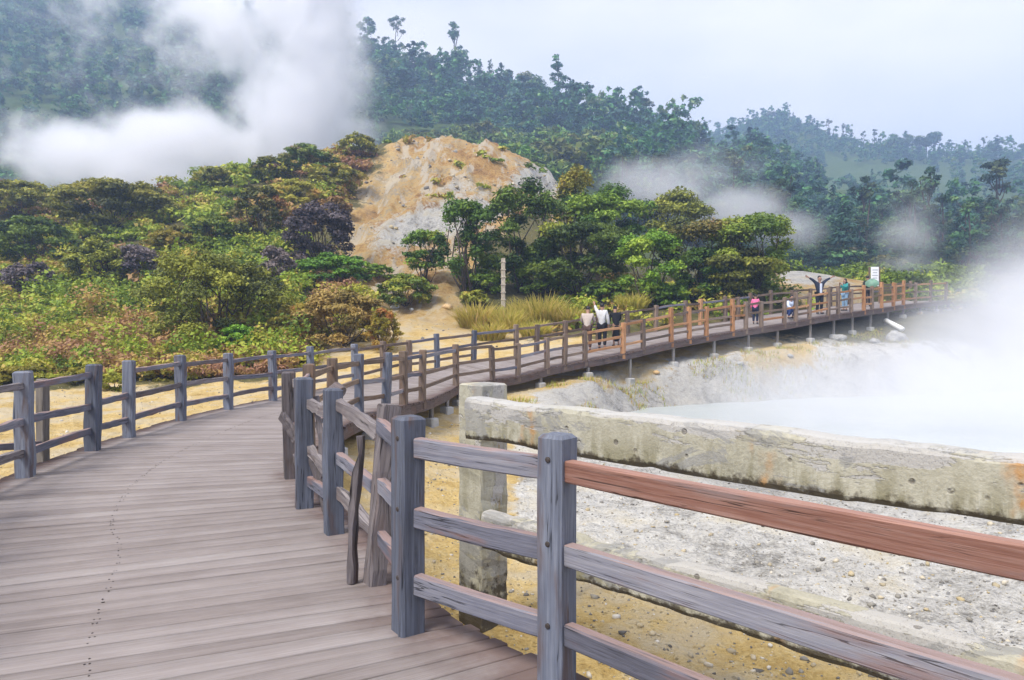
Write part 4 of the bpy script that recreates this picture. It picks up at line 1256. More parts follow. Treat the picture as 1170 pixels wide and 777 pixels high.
# ------------------------------------------------------------------ far forest
def forest():
    rng = np.random.default_rng(21)
    protos = []
    for i in range(12):
        st = ('round', 'round', 'tall', 'cone')[i % 4]
        h, w = {'round': (10, 9), 'tall': (16, 6.5), 'cone': (12, 5.5)}[st]
        n = {'round': 2600, 'tall': 1700, 'cone': 1900}[st]
        V, F, T, LV, LF = plant_data(st, h, w, np.random.default_rng(100 + i), n, 0.27, 0.45, 0.24)
        VV = np.concatenate([V, LV]); FF = np.concatenate([F, LF + len(V)])
        TT = np.concatenate([T, np.full(len(LV), 0.2)])
        mi = np.concatenate([np.zeros(len(F), int), np.ones(len(LF), int)])
        me = mesh_np('forest_tree', VV, FF, {'tint': TT}, mat_idx=mi); me.materials.append(LM['forest']); me.materials.append(M['bark'])
        # light version for the mass
        V2, F2, T2, LV2, LF2 = plant_data(st, h, w, np.random.default_rng(100 + i), 400, 0.54, 0.45, 0.24)
        protos.append((st, me, V2, F2, T2))
    bush = []
    for i in range(4):
        V, F, T, LV, LF = plant_data('shrub', 3.2, 5.0, np.random.default_rng(200 + i), 900, 0.26, 0.45, 0.2)
        me = mesh_np('hillside_bush', V, F, {'tint': T}); me.materials.append(LM['slope']); bush.append(me)

    pts = []

    def scatter(p0, p1, d0, d1, n, cond=None, minsep=3.0):
        px = rng.uniform(p0, p1, n * 4); d = np.sqrt(rng.uniform(d0 ** 2, d1 ** 2, n * 4)); x = (px - CX) / FPX * d
        z = height(x, d)
        k = 0
        for a, b, c, q in zip(x, d, z, px):
            if cond is not None and not cond(q, b): continue
            pts.append((a, b, c)); k += 1
            if k >= n: break

    def meadow(px, d):   # open grassy patches on the far right slope
        if 940 < px < 1210 and 185 < d < 440: return float(fbm(np.array([px * .011]), np.array([d * .016]), 3, 12)[0]) > 0.05 or float(vnoise(np.array([px * .35]), np.array([d * .35]), 44)[0]) > 0.84
        return True

    def bushy(px, d):    # the bush slope above the mound
        return not (430 < px < 740 and d < 205)
    scatter(-60, 440, 118, 420, 1700)
    scatter(430, 760, 190, 330, 700, bushy)
    scatter(700, 900, 125, 260, 520, None)
    scatter(840, 1200, 95, 300, 950, meadow)
    scatter(780, 1200, 300, 590, 950, meadow)
    scatter(800, 1040, 400, 580, 800)
    scatter(1000, 1200, 410, 480, 260)
    pts_a = np.array(pts)
    dist = pts_a[:, 1]
    # visibility: keep those seen above the ground between
    vis = []
    for (x, y, z) in pts_a:
        t = np.linspace(0.05, 0.97, 70)
        zz = base_height(x * t, y * t) + 1.5
        vis.append(bool(np.all(zz < EYE + (z + 9 - EYE) * t)))
    vis = np.array(vis)
    px_all = CX + FPX * pts_a[:, 0] / pts_a[:, 1]
    order = [i for i in np.argsort(dist) if vis[i]]
    size_rank = order[:236]
    chosen = set(size_rank)
    lab = {
        'left': ('dark forest tree on the steep hillside behind the steam', 'forest trees on the hillside behind the steam'),
        'mid': ('dark green forest tree on the hill above the bare mound', 'forest trees above the mound'),
        'right': ('blue green forest tree on the slope beyond the ramp', 'forest trees on the slope beyond the ramp'),
    }
    Vs, Fs, Ts, b = [], [], [], 0
    for i in range(len(pts_a)):
        x, y, z = pts_a[i]; px = px_all[i]
        st, me, V2, F2, T2 = protos[int(rng.integers(len(protos)))]
        s = rng.choice([rng.uniform(0.3, 0.55), rng.uniform(0.5, 0.85), rng.uniform(0.8, 1.15)], p=[.42, .5, .08]) * (1.0 if y < 220 else 1.2) * (0.68 if px > 900 and y > 150 else 1); a = rng.uniform(0, 6.28)
        if i in chosen:
            o = bpy.data.objects.new('forest_tree', me); COL.objects.link(o)
            o.location = (x, y, z - 0.4); o.rotation_euler = (0, 0, a); o.scale = (s * rng.uniform(.85, 1.15), s * rng.uniform(.85, 1.15), s)
            key = 'left' if px < 435 else ('mid' if px < 770 else 'right')
            tag(o, lab[key][0], 'tree', lab[key][1])
        elif vis[i] or rng.random() < 0.12:
            c, s_ = math.cos(a), math.sin(a)
            W = V2.copy(); W = np.stack([W[:, 0] * c - W[:, 1] * s_, W[:, 0] * s_ + W[:, 1] * c, W[:, 2]], 1) * s + [x, y, z - 0.4]
            Vs.append(W); Fs.append(F2 + b); Ts.append(np.clip(T2 + rng.normal() * .15, 0, 1)); b += len(W)
    o = link('forest', mesh_np('forest', np.concatenate(Vs), np.concatenate(Fs), {'tint': np.concatenate(Ts)}), None, LM['forest'])
    tag(o, 'distant dark forest covering the misty hills', 'forest', kind='stuff')
    # ridge trees against the sky: individually placed
    ridge = [(438, 44, 'tall'), (455, 22, 'tall'), (470, 60, 'round'), (492, 62, 'round'), (519, 33, 'tall'), (548, 70, 'cone'), (560, 72, 'cone'), (580, 82, 'tall'), (602, 84, 'round'), (612, 88, 'round'),
             (638, 86, 'tall'), (655, 98, 'tall'), (672, 100, 'tall'), (704, 108, 'tall'), (693, 122, 'round'), (738, 112, 'tall'), (752, 128, 'cone'), (770, 126, 'tall'), (786, 138, 'round'), (806, 140, 'tall'),
             (832, 150, 'round'), (862, 134, 'round'), (880, 128, 'round'), (905, 129, 'cone'), (924, 132, 'tall'), (945, 138, 'tall'), (962, 143, 'tall'), (985, 150, 'tall'), (997, 148, 'tall'), (1020, 152, 'round'), (1034, 153, 'round'), (1056, 150, 'round'), (1066, 152, 'round'),
             (1082, 160, 'tall'), (1100, 162, 'tall'), (1122, 158, 'tall'), (1134, 160, 'round'), (1156, 161, 'tall'), (1166, 165, 'round')]
    names = {'tall': 'loose tall', 'round': 'rounded', 'cone': 'narrow pointed'}
    for px, top, st in ridge:
        # find the skyline ground at this column
        dd = np.linspace(200, 620, 300); x = (px - CX) / FPX * dd; z = height(x, dd)
        ang = (z - EYE) / dd
        k = int(np.argmax(ang)); d = float(dd[k]); x, z = float(x[k]), float(z[k])
        ztop = P(px, top, d).z
        h = max(5.0, ztop - z + 0.8)
        c = [p for p in protos if p[0] == st]
        _, me, _, _, _ = c[int(rng.integers(len(c)))]
        base = {'round': 10, 'tall': 16, 'cone': 12}[st]
        s = h / base
        o = bpy.data.objects.new('ridge_tree', me); COL.objects.link(o)
        o.location = (x, d, z - 0.6); o.rotation_euler = (0, 0, rng.uniform(0, 6.28)); sx = s * rng.uniform(0.85, 1.1) if st == 'tall' else max(s, .8)
        o.scale = (sx, sx, s * 1.04)
        hill = 'ridge above the bare mound' if px < 820 else 'far blue ridge on the right'
        tag(o, f'{names[st]} tree standing against the sky on the {hill}', 'tree', f'{names[st]} trees on the {hill}')
    # bush slope
    n = 0
    for _ in range(600):
        px = rng.uniform(425, 745); d = rng.uniform(112, 205); x = (px - CX) / FPX * d
        z = hz(x, d)
        py = proj(x, d, z)[1]
        if py > 235: continue
        o = bpy.data.objects.new('hillside_bush', bush[int(rng.integers(4))]); COL.objects.link(o)
        s = rng.uniform(0.7, 2.3) * (0.75 if px < 520 else 1)
        o.location = (x, d, z - 0.3); o.rotation_euler = (0, 0, rng.uniform(0, 6.28)); o.scale = (s, s, s * rng.uniform(.8, 1.2))
        if rng.random() < 0.13:
            pass
        tag(o, 'green bush on the slope right behind the bare mound', 'bush', 'bushes on the slope behind the mound')
        n += 1
        if n >= 170: break


forest()

# ------------------------------------------------------------------ stones
def stone_mesh(seed, sx=1.0, sy=0.8, sz=0.6):
    bm = bmesh.new(); bmesh.ops.create_icosphere(bm, subdivisions=3, radius=1)
    rng = np.random.default_rng(seed); o = rng.uniform(0, 50, 3)
    for v in bm.verts:
        c = v.co
        k = 1 + 0.35 * float(fbm(np.array([c.x * 1.3 + o[0] + c.z]), np.array([c.y * 1.3 + o[1] - c.z]), 3, seed)[0]) + 0.1 * float(fbm(np.array([c.x * 4 + o[2]]), np.array([c.y * 4 + c.z * 3]), 2, seed + 1)[0])
        v.co = Vector((c.x * sx, c.y * sy, c.z * sz)) * k
    me = bpy.data.meshes.new('rock'); bm.to_mesh(me); bm.free()
    return me


M['rock_white'] = plain('white_crusted_rock', (0.6, 0.58, 0.52), 0.9, 0.3, 5)
M['rock_tan'] = plain('tan_rock', (0.5, 0.34, 0.17), 0.9, 0.35, 4)
M['rock_grey'] = plain('grey_rock', (0.3, 0.29, 0.27), 0.9, 0.4, 5)
for px, py, s, mt, lab in [(452, 352, 0.42, 'rock_white', 'pale rounded rock at the foot of the mound'), (470, 354, 0.25, 'rock_white', 'small pale rock beside the pale rounded rock'),
                           (511, 352, 0.55, 'rock_tan', 'ochre boulder on the sandy gully'), (750, 431, 0.2, 'rock_tan', 'orange stone on the pool bank below the ramp'),
                           (958, 388, 0.55, 'rock_grey', 'grey boulder on the bank under the ramp end'), (1000, 392, 0.45, 'rock_grey', 'pale boulder near the pool steam'),
                           (903, 408, 0.25, 'rock_grey', 'small rock on the pool bank'), (845, 418, 0.3, 'rock_grey', 'grey rock on the pool bank'), (1025, 388, 0.9, 'rock_grey', 'large grey boulder half hidden by steam'),
                           (700, 346, 0.3, 'rock_white', 'white stone behind the standing pair')]:
    d = hit(px, py, 18); x = (px - CX) / FPX * d
    o = link('rock', stone_mesh(int(px)), None, M[mt]); o.data.polygons.foreach_set('use_smooth', np.ones(len(o.data.polygons), bool))
    s *= 0.6; o.location = (x, d, hz(x, d) + s * 0.1); o.scale = (s, s, s); o.rotation_euler = (0, 0, px)
    tag(o, lab, 'rock', 'rocks on the volcanic ground')


def pebbles():
    rng = np.random.default_rng(8)
    base = []
    for i in range(5):
        bm = bmesh.new(); bmesh.ops.create_icosphere(bm, subdivisions=1, radius=1)
        for v in bm.verts: v.co *= 1 + random.uniform(-.4, .35)
        V = np.array([v.co[:] for v in bm.verts]); F = np.array([[v.index for v in f.verts] for f in bm.faces]); bm.free()
        base.append((V, F))
    Vs, Fs, Ts, b = [], [], [], 0
    n = 9000
    y = 3.5 + rng.random(n) ** 1.5 * 22; x = rng.uniform(-0.12, 0.75, n) * y
    dmin = np.full(n, 1e9)
    for i in range(0, len(DC), 12): dmin = np.minimum(dmin, np.hypot(x - DC[i, 0], y - DC[i, 1]) - DW[i])
    ins = inside(x, y, POOL)
    lx = -rng.uniform(0.28, 0.72, 2200); ly = 9 + rng.random(2200) * 17; lx = lx * ly
    dl = np.full(2200, 1e9)
    for i in range(0, len(DC), 12): dl = np.minimum(dl, np.hypot(lx - DC[i, 0], ly - DC[i, 1]) - DW[i])
    k = (dmin > 0.15) & ~ins; k2 = dl > 0.2
    x = np.concatenate([x[k], lx[k2]]); y = np.concatenate([y[k], ly[k2]])
    z = height(x, y)
    for xi, yi, zi in zip(x, y, z):
        s = 0.008 * (1 + rng.pareto(2.4)); s = min(s, 0.042)
        V, F = base[int(rng.integers(5))]
        W = V * np.array([s, s * rng.uniform(.6, 1), s * rng.uniform(.4, .8)])
        a = rng.uniform(0, 6.28); c, sn = math.cos(a), math.sin(a)
        W = np.stack([W[:, 0] * c - W[:, 1] * sn, W[:, 0] * sn + W[:, 1] * c, W[:, 2]], 1) + [xi, yi, zi + s * .2]
        Vs.append(W); Fs.append(F + b); b += len(W)
        Ts.append(np.full(len(W), rng.random()))
    # broken stones lying on the bare mound and the sandy gully below it
    n2 = 2600
    d2 = np.sqrt(rng.uniform(30 ** 2, 92 ** 2, n2)); x2 = (rng.uniform(385, 665, n2) - CX) / FPX * d2
    k = (mound_mask(x2, d2) > .6) & (fbm(x2 * .2, d2 * .2, 3, 93) > -.12); x2, d2 = x2[k], d2[k]; z2 = height(x2, d2)
    for xi, yi, zi in zip(x2, d2, z2):
        s = min(0.03 * (1 + rng.pareto(2.2)), 0.22) * (0.5 + yi / 80)
        V, F = base[int(rng.integers(5))]
        W = V * np.array([s, s * rng.uniform(.6, 1), s * rng.uniform(.4, .8)])
        a = rng.uniform(0, 6.28); c, sn = math.cos(a), math.sin(a)
        W = np.stack([W[:, 0] * c - W[:, 1] * sn, W[:, 0] * sn + W[:, 1] * c, W[:, 2]], 1) + [xi, yi, zi + s * .15]
        Vs.append(W); Fs.append(F + b); b += len(W)
        Ts.append(np.full(len(W), rng.uniform(.1, .85)))
    m = NT('loose_gravel')
    t = m.attr('tint')
    n1 = m.noise(m.n('NewGeometry').outputs['Position'], 30, 3)
    m.princ(m.ramp(m.math('ADD', m.math('MULTIPLY', t, .8), m.math('MULTIPLY', n1, .25)), [(0.1, (0.1, 0.095, 0.09)), (0.5, (0.27, 0.25, 0.21)), (0.7, (0.4, 0.32, 0.18)), (1, (0.6, 0.58, 0.54))]), 0.9, None, 0.2)
    o = link('gravel', mesh_np('gravel', np.concatenate(Vs), np.concatenate(Fs), {'tint': np.concatenate(Ts)}), None, m.m)
    tag(o, 'loose grey and ochre gravel scattered over the crust and the bare mound', 'gravel', kind='stuff')


pebbles()

# ------------------------------------------------------------------ marker post, sign, pipe
d = hit(575, 362, 22); x = (575 - CX) / FPX * d; g = hz(x, d)
mk = empty('marker_post', (x, d, g), 'slim segmented concrete marker post standing in yellow grass', 'marker post')
H = P(575, 295, d).z - g
M['pale'] = plain('pale_concrete', (0.42, 0.36, 0.28), 0.85, 0.3, 9)
mb = MB(); mb.beam((0, 0, -0.3), (0, 0, H), 0.19, 0.19, up=(1, 0.2, 0), seg=6, ch=0.02, jit=0.003); mb.build('shaft', M['pale'], mk)
for i in range(6):
    mb = MB(); z = H * (0.28 + 0.13 * i)
    mb.beam((0, 0, z - 0.035), (0, 0, z + 0.035), 0.24, 0.24, up=(1, 0.2, 0), seg=2, ch=0.015); mb.build('collar', M['pale'], mk)

sd_ = 40.0
sx_ = (999 - CX) / FPX * sd_
sg = hz(sx_, sd_)
sg_root = empty('sign_board', (sx_, sd_, sg), 'white upright information board on two posts at the ramp end', 'sign')
M['white'] = plain('white_paint', (0.75, 0.75, 0.74), 0.5, 0.08, 3)
M['green_paint'] = plain('green_panel_paint', (0.15, 0.27, 0.19), 0.5, 0.2, 3)
M['grey_ink'] = plain('grey_ink', (0.32, 0.34, 0.36), 0.6, 0.1, 3)
zt, zb = P(999, 305, sd_).z - sg, P(999, 327, sd_).z - sg
for s in (-0.28, 0.28):
    mb = MB(); mb.beam((s, 0.04, -0.3), (s, 0.04, zt), 0.07, 0.07, up=(0, 1, 0), seg=2); mb.build('post', M['brown'], sg_root)
mb = MB(); mb.beam((0, 0, zb), (0, 0, zt), 0.42, 0.04, up=(0, 1, 0), seg=2, ch=0.004); pn = mb.build('panel', M['white'], sg_root)
mb = MB()
for i in range(6):
    z = zb + (zt - zb) * (0.14 + 0.14 * i); w = 0.30 if i % 2 else 0.24
    mb.beam((-w / 2, -0.022, z), (w / 2, -0.022, z), 0.006, 0.045, seg=1, ch=0.001)
mb.build('text_lines', M['grey_ink'], pn)
# green umbrella held tilted over a visitor
ux, ud = (996 - CX) / FPX * 36.9, 36.9
uz = P(993, 324, ud).z
um = empty('umbrella', (ux, ud, uz), 'pale green open umbrella tilted towards the pool beside the white board', 'umbrella')
tilt = Matrix.Rotation(R(38), 4, 'X') @ Matrix.Rotation(R(-18), 4, 'Y')
bm = bmesh.new()
rows = []
for i_ in range(5):
    a_ = R(4 + 14 * i_)
    rows.append([bm.verts.new(tilt @ Vector((0.38 * math.sin(a_) * math.cos(6.2832 * k / 16) * (1 if k % 2 == 0 else 0.96), 0.38 * math.sin(a_) * math.sin(6.2832 * k / 16) * (1 if k % 2 == 0 else 0.96), 0.42 * math.cos(a_) - 0.2))) for k in range(16)])
bm.faces.new(rows[0])
for i_ in range(4):
    for k in range(16): bm.faces.new((rows[i_][k], rows[i_ + 1][k], rows[i_ + 1][(k + 1) % 16], rows[i_][(k + 1) % 16]))
bmesh.ops.recalc_face_normals(bm, faces=bm.faces)
bmesh.ops.solidify(bm, geom=list(bm.faces), thickness=0.006)
me = bpy.data.meshes.new('canopy'); bm.to_mesh(me); bm.free()
link('canopy', me, um, M['green_paint'])
mb = MB(); mb.tube([tilt @ Vector((0, 0, 0.34)), tilt @ Vector((0, 0, -0.5))], 0.012, 8); mb.build('shaft', M['grey_ink'], um)

d0 = hit(1012, 372, 24); d1 = hit(1030, 379, 22)
a = Vector(((1012 - CX) / FPX * d0, d0, 0)); a.z = hz(a.x, a.y) + 0.22
b = Vector(((1031 - CX) / FPX * d1, d1, 0)); b.z = hz(b.x, b.y) + 0.12
mb = MB(); L = (b - a).normalized()
mb.tube([a, a + (b - a) * .5, b], [0.12, 0.12, 0.12], 12)
tag(mb.build('drain_pipe', M['white'], None, smooth=True), 'short white pipe lying on the bank below the ramp end', 'pipe')

# ------------------------------------------------------------------ people
def skin_obj(name, verts, edges, radii, parent, mat, sub=2):
    me = bpy.data.meshes.new(name); me.from_pydata(verts, edges, [])
    o = bpy.data.objects.new(name, me); COL.objects.link(o)
    sk = o.modifiers.new('skin', 'SKIN'); sk.use_smooth_shade = True
    if not me.skin_vertices: me.skin_vertices.new()
    sv = me.skin_vertices[0].data
    for i, r_ in enumerate(radii):
        sv[i].radius = r_ if isinstance(r_, tuple) else (r_, r_)
        sv[i].use_root = (i == 0)
    o.modifiers.new('sub', 'SUBSURF').levels = sub
    o.modifiers['sub'].render_levels = sub
    dg = bpy.context.evaluated_depsgraph_get()
    nm = bpy.data.meshes.new_from_object(o.evaluated_get(dg))
    bpy.data.objects.remove(o); bpy.data.meshes.remove(me)
    nm.materials.clear()
    nm.polygons.foreach_set('use_smooth', np.ones(len(nm.polygons), bool))
    return link(name, nm, parent, mat)


def cloth(name, col): return plain(name, col, 0.85, 0.12, 14, 0.15)


SKIN = plain('brown_skin', (0.33, 0.19, 0.125), 0.55, 0.06, 6)
HAIR = plain('black_hair', (0.015, 0.012, 0.011), 0.45, 0.2, 20)
SHOE = cloth('dark_shoe', (0.03, 0.03, 0.035))


def person(px, py, d, hgt, yaw, label, pose, top, bottom, hair='short', skirt=False, scarf=None, group='visitors on the ramp', z=None):
    """figure 1.0 = standing height; joints as fractions of the height, front is -Y before turning"""
    x = (px - CX) / FPX * d
    z0 = deck_z(x, d) + 0.004 if z is None else z
    root = empty('person', (x, d, z0), label, 'person', group, rz=yaw)
    s = hgt
    J = dict(pel=(0, 0, .53), chest=(0, 0, .72), neck=(0, 0, .835), head=(0, -.012, .905), crown=(0, -.005, .965),
             shl=(-.094, 0, .805), shr=(.094, 0, .805), ell=(-.135, .0, .64), elr=(.135, 0, .64), wrl=(-.14, -.04, .5), wrr=(.14, -.04, .5),
             hil=(-.055, 0, .51), hir=(.055, 0, .51), knl=(-.058, -.012, .28), knr=(.058, -.012, .28), anl=(-.06, .012, .045), anr=(.06, .012, .045), tol=(-.068, -.085, .018), tor=(.068, -.085, .018))
    J.update(pose)
    q = {k: tuple(c * s for c in v) for k, v in J.items()}
    order = ['pel', 'chest', 'neck', 'head', 'crown', 'shl', 'ell', 'wrl', 'shr', 'elr', 'wrr', 'hil', 'knl', 'anl', 'tol', 'hir', 'knr', 'anr', 'tor']
    rad = dict(pel=.055, chest=.055, neck=.032, head=.052, crown=.042, shl=.04, ell=.025, wrl=.018, shr=.04, elr=.025, wrr=.018, hil=.056, knl=.036, anl=.022, tol=.015, hir=.056, knr=.036, anr=.022, tor=.015)
    ed = [('pel', 'chest'), ('chest', 'neck'), ('neck', 'head'), ('head', 'crown'), ('chest', 'shl'), ('shl', 'ell'), ('ell', 'wrl'), ('chest', 'shr'), ('shr', 'elr'), ('elr', 'wrr'),
          ('pel', 'hil'), ('hil', 'knl'), ('knl', 'anl'), ('anl', 'tol'), ('pel', 'hir'), ('hir', 'knr'), ('knr', 'anr'), ('anr', 'tor')]
    verts = [q[k] for k in order]; R_ = [rad[k] * s for k in order]
    E_ = [(order.index(a), order.index(b)) for a, b in ed]
    # hands: palm and five fingers
    for w, e in (('wrl', 'ell'), ('wrr', 'elr')):
        W = Vector(q[w]); dr = (W - Vector(q[e])).normalized()
        side = dr.cross(Vector((0, 1, 0.2))).normalized()
        nrm = side.cross(dr).normalized()
        palm = W + dr * 0.03 * s
        verts.append(tuple(palm)); R_.append((.02 * s, .011 * s)); pi = len(verts) - 1
        E_.append((order.index(w), pi))
        for k, (o_, ln) in enumerate(((-.017, .042), (-.006, .05), (.006, .047), (.017, .038))):
            k0 = palm + dr * .022 * s + side * o_ * s; k1 = k0 + dr * ln * .55 * s + nrm * -.006 * s; k2 = k0 + dr * ln * s + nrm * -.016 * s
            b_ = len(verts)
            verts += [tuple(k0), tuple(k1), tuple(k2)]; R_ += [.0052 * s, .005 * s, .004 * s]
            E_ += [(pi, b_), (b_, b_ + 1), (b_ + 1, b_ + 2)]
        t0 = palm + side * .018 * s; t1 = t0 + side * .018 * s + dr * .02 * s
        b_ = len(verts); verts += [tuple(t0), tuple(t1)]; R_ += [.006 * s, .005 * s]; E_ += [(pi, b_), (b_, b_ + 1)]
    body = skin_obj('body', verts, E_, R_, root, SKIN)
    # face
    hd = Vector(q['head']); nk = Vector(q['neck']); upv = (Vector(q['crown']) - nk).normalized(); fw = Vector(pose.get('face', (0, -1, 0))).normalized(); fw = (fw - upv * fw.dot(upv)).normalized(); sv = fw.cross(upv)
    mb = MB(); c = hd + fw * .05 * s - upv * .004 * s; mb.tube([c + upv * .02 * s, c + fw * .012 * s - upv * .006 * s, c - upv * .012 * s], [.004 * s, .009 * s, .006 * s], 8); mb.build('nose', SKIN, body, True)
    for k in (-1, 1):
        mb = MB(); c = hd + fw * .046 * s + upv * .013 * s + sv * k * .021 * s; mb.tube([c - sv * .007 * s, c + fw * .003 * s, c + sv * .007 * s], [.002 * s, .005 * s, .002 * s], 8); mb.build('eye', HAIR, body, True)
        mb = MB(); c = hd + sv * k * .05 * s; mb.tube([c + upv * .018 * s, c + sv * k * .006 * s, c - upv * .014 * s], [.006 * s, .012 * s, .006 * s], 8); mb.build('ear', SKIN, body, True)
    mb = MB(); c = hd + fw * .047 * s - upv * .028 * s; mb.tube([c - sv * .014 * s, c + fw * .003 * s, c + sv * .014 * s], [.002 * s, .004 * s, .002 * s], 8); mb.build('mouth', cloth('lip', (.3, .1, .09)), body, True)
    # hair
    cr = Vector(q['crown'])
    hv = [tuple(hd - fw * .022 * s - upv * .01 * s), tuple(cr - fw * .012 * s), tuple(cr + fw * .016 * s + upv * .004 * s)]
    hr_ = [.056 * s, .053 * s, .042 * s]
    he = [(0, 1), (1, 2)]
    if hair == 'long':
        hv += [tuple(hd - fw * .035 * s - upv * .06 * s), tuple(hd - fw * .04 * s - upv * .15 * s)]; hr_ += [.045 * s, .03 * s]; he += [(0, 3), (3, 4)]
    skin_obj('headscarf' if scarf else 'hair', hv, he, hr_, root, scarf or HAIR)
    # shirt: torso and sleeves as one garment
    ks = ['pel', 'chest', 'neck', 'shl', 'ell', 'shr', 'elr']
    el = lambda a, b, t: tuple(Vector(q[a]).lerp(Vector(q[b]), t))
    vs = [tuple(Vector(q['pel']) + Vector((0, 0, -.03 * s))), q['pel'], q['chest'], el('chest', 'neck', .75), q['shl'], q['ell'], el('ell', 'wrl', .8), q['shr'], q['elr'], el('elr', 'wrr', .8)]
    rs = [(.085 * s, .08 * s), (.08 * s, .075 * s), (.088 * s, .08 * s), .045 * s, .05 * s, .035 * s, .028 * s, .05 * s, .035 * s, .028 * s]
    skin_obj('shirt', vs, [(1, 0), (1, 2), (2, 3), (2, 4), (4, 5), (5, 6), (2, 7), (7, 8), (8, 9)], rs, root, top)
    if skirt:
        vs = [q['pel'], tuple((Vector(q['knl']) + Vector(q['knr'])) / 2), tuple((Vector(q['anl']) + Vector(q['anr'])) / 2 + Vector((0, 0, .05 * s)))]
        skin_obj('skirt', vs, [(0, 1), (1, 2)], [.085 * s, .1 * s, .11 * s], root, bottom)
    else:
        vs = [q['pel'], q['hil'], q['knl'], el('knl', 'anl', .88), q['hir'], q['knr'], el('knr', 'anr', .88)]
        skin_obj('trousers', vs, [(0, 1), (1, 2), (2, 3), (0, 4), (4, 5), (5, 6)], [.078 * s, .066 * s, .046 * s, .036 * s, .066 * s, .046 * s, .036 * s], root, bottom)
    for a, b_ in (('anl', 'tol'), ('anr', 'tor')):
        A, B = Vector(q[a]), Vector(q[b_])
        A2 = Vector((A.x, A.y, A.z - .022 * s))
        skin_obj('shoe', [tuple(A2 + (A2 - B) * .3), tuple(A2.lerp(B, .5)), tuple(B + (B - A2) * .15)], [(0, 1), (1, 2)], [.024 * s, .025 * s, .018 * s], root, SHOE)
    return root


ARMS_UP = dict(ell=(-.2, 0, .885), wrl=(-.33, -.01, .95), elr=(.2, 0, .885), wrr=(.33, -.01, .95))
PHOTO = dict(ell=(-.12, -.09, .7), wrl=(-.04, -.17, .8), elr=(.12, -.09, .7), wrr=(.05, -.17, .8))
POINT = dict(ell=(-.13, 0, .64), wrl=(-.13, -.05, .5), elr=(.16, -.09, .86), wrr=(.22, -.16, .98))
LEANF = dict(chest=(0, -.04, .715), neck=(0, -.08, .825), head=(0, -.11, .89), crown=(0, -.12, .95), shl=(-.105, -.06, .79), shr=(.105, -.06, .79), ell=(-.14, -.12, .66), wrl=(-.09, -.22, .6), elr=(.14, -.12, .66), wrr=(.09, -.22, .6))
CROUCH = dict(pel=(0, .06, .2), chest=(0, -.01, .37), neck=(0, -.05, .48), head=(0, -.075, .55), crown=(0, -.08, .61), shl=(-.105, -.03, .455), shr=(.105, -.03, .455), ell=(-.14, -.11, .32), wrl=(-.09, -.2, .27), elr=(.14, -.11, .32), wrr=(.09, -.2, .27),
              hil=(-.06, .05, .19), hir=(.06, .05, .19), knl=(-.085, -.15, .27), knr=(.085, -.15, .27), anl=(-.07, -.03, .045), anr=(.07, -.03, .045), tol=(-.075, -.13, .018), tor=(.075, -.13, .018))
person(671, 0, 26.4, 1.64, 2.9, 'person in a pale beige shirt and brown trousers leaning over the hill side railing', LEANF, cloth('beige_shirt', (.42, .35, .3)), cloth('brown_trousers', (.09, .055, .045)))
person(688, 0, 26.6, 1.66, 2.75, 'person in a white jacket and black trousers, one hand raised, from behind', POINT, cloth('white_jacket', (.5, .49, .48)), cloth('black_trousers', (.018, .018, .022)))
person(704, 0, 27.0, 1.5, 3.3, 'person in a long black dress beside the white jacket', LEANF, cloth('black_dress_top', (.015, .015, .018)), cloth('black_dress', (.015, .015, .018)), skirt=True, scarf=cloth('black_headscarf', (.02, .02, .022)))
person(863, 0, 31.2, 1.25, 2.6, 'small person in a bright pink shirt near the grove', {}, cloth('pink_shirt', (.7, .16, .3)), cloth('navy_trousers', (.02, .025, .05)))
person(902, 0, 32.0, 1.6, 0.4, 'person crouching in a white and blue top on the ramp', CROUCH, cloth('pale_blue_top', (.55, .62, .75)), cloth('blue_trousers', (.04, .07, .2)))
person(936, 0, 33.2, 1.72, 0.15, 'man in a dark jacket with both arms spread up', ARMS_UP, cloth('dark_navy_jacket', (.03, .035, .055)), cloth('dark_trousers', (.02, .022, .03)))
person(965, 0, 34.4, 1.5, -1.2, 'person in a teal shirt and light blue jeans facing sideways', PHOTO, cloth('teal_shirt', (.04, .23, .22)), cloth('blue_jeans', (.22, .33, .45)), hair='long')
person(991, 0, 37.2, 1.55, 2.6, 'person in dark clothes standing beneath the green umbrella', {}, cloth('charcoal_top', (.04, .045, .045)), cloth('charcoal_trousers', (.03, .03, .035)))
# pale front of the man's open jacket handled as an undershirt
for o in list(bpy.data.objects):
    if o.parent is None and o.get('label', '').startswith('man in a dark jacket'):
        mb = MB(); mb.beam((0, -0.125, 0.92), (0, -0.122, 1.36), 0.11, 0.03, up=(0, 1, 0), seg=3, ch=0.012)
        mb.build('undershirt', cloth('pale_undershirt', (.55, .58, .65)), o)

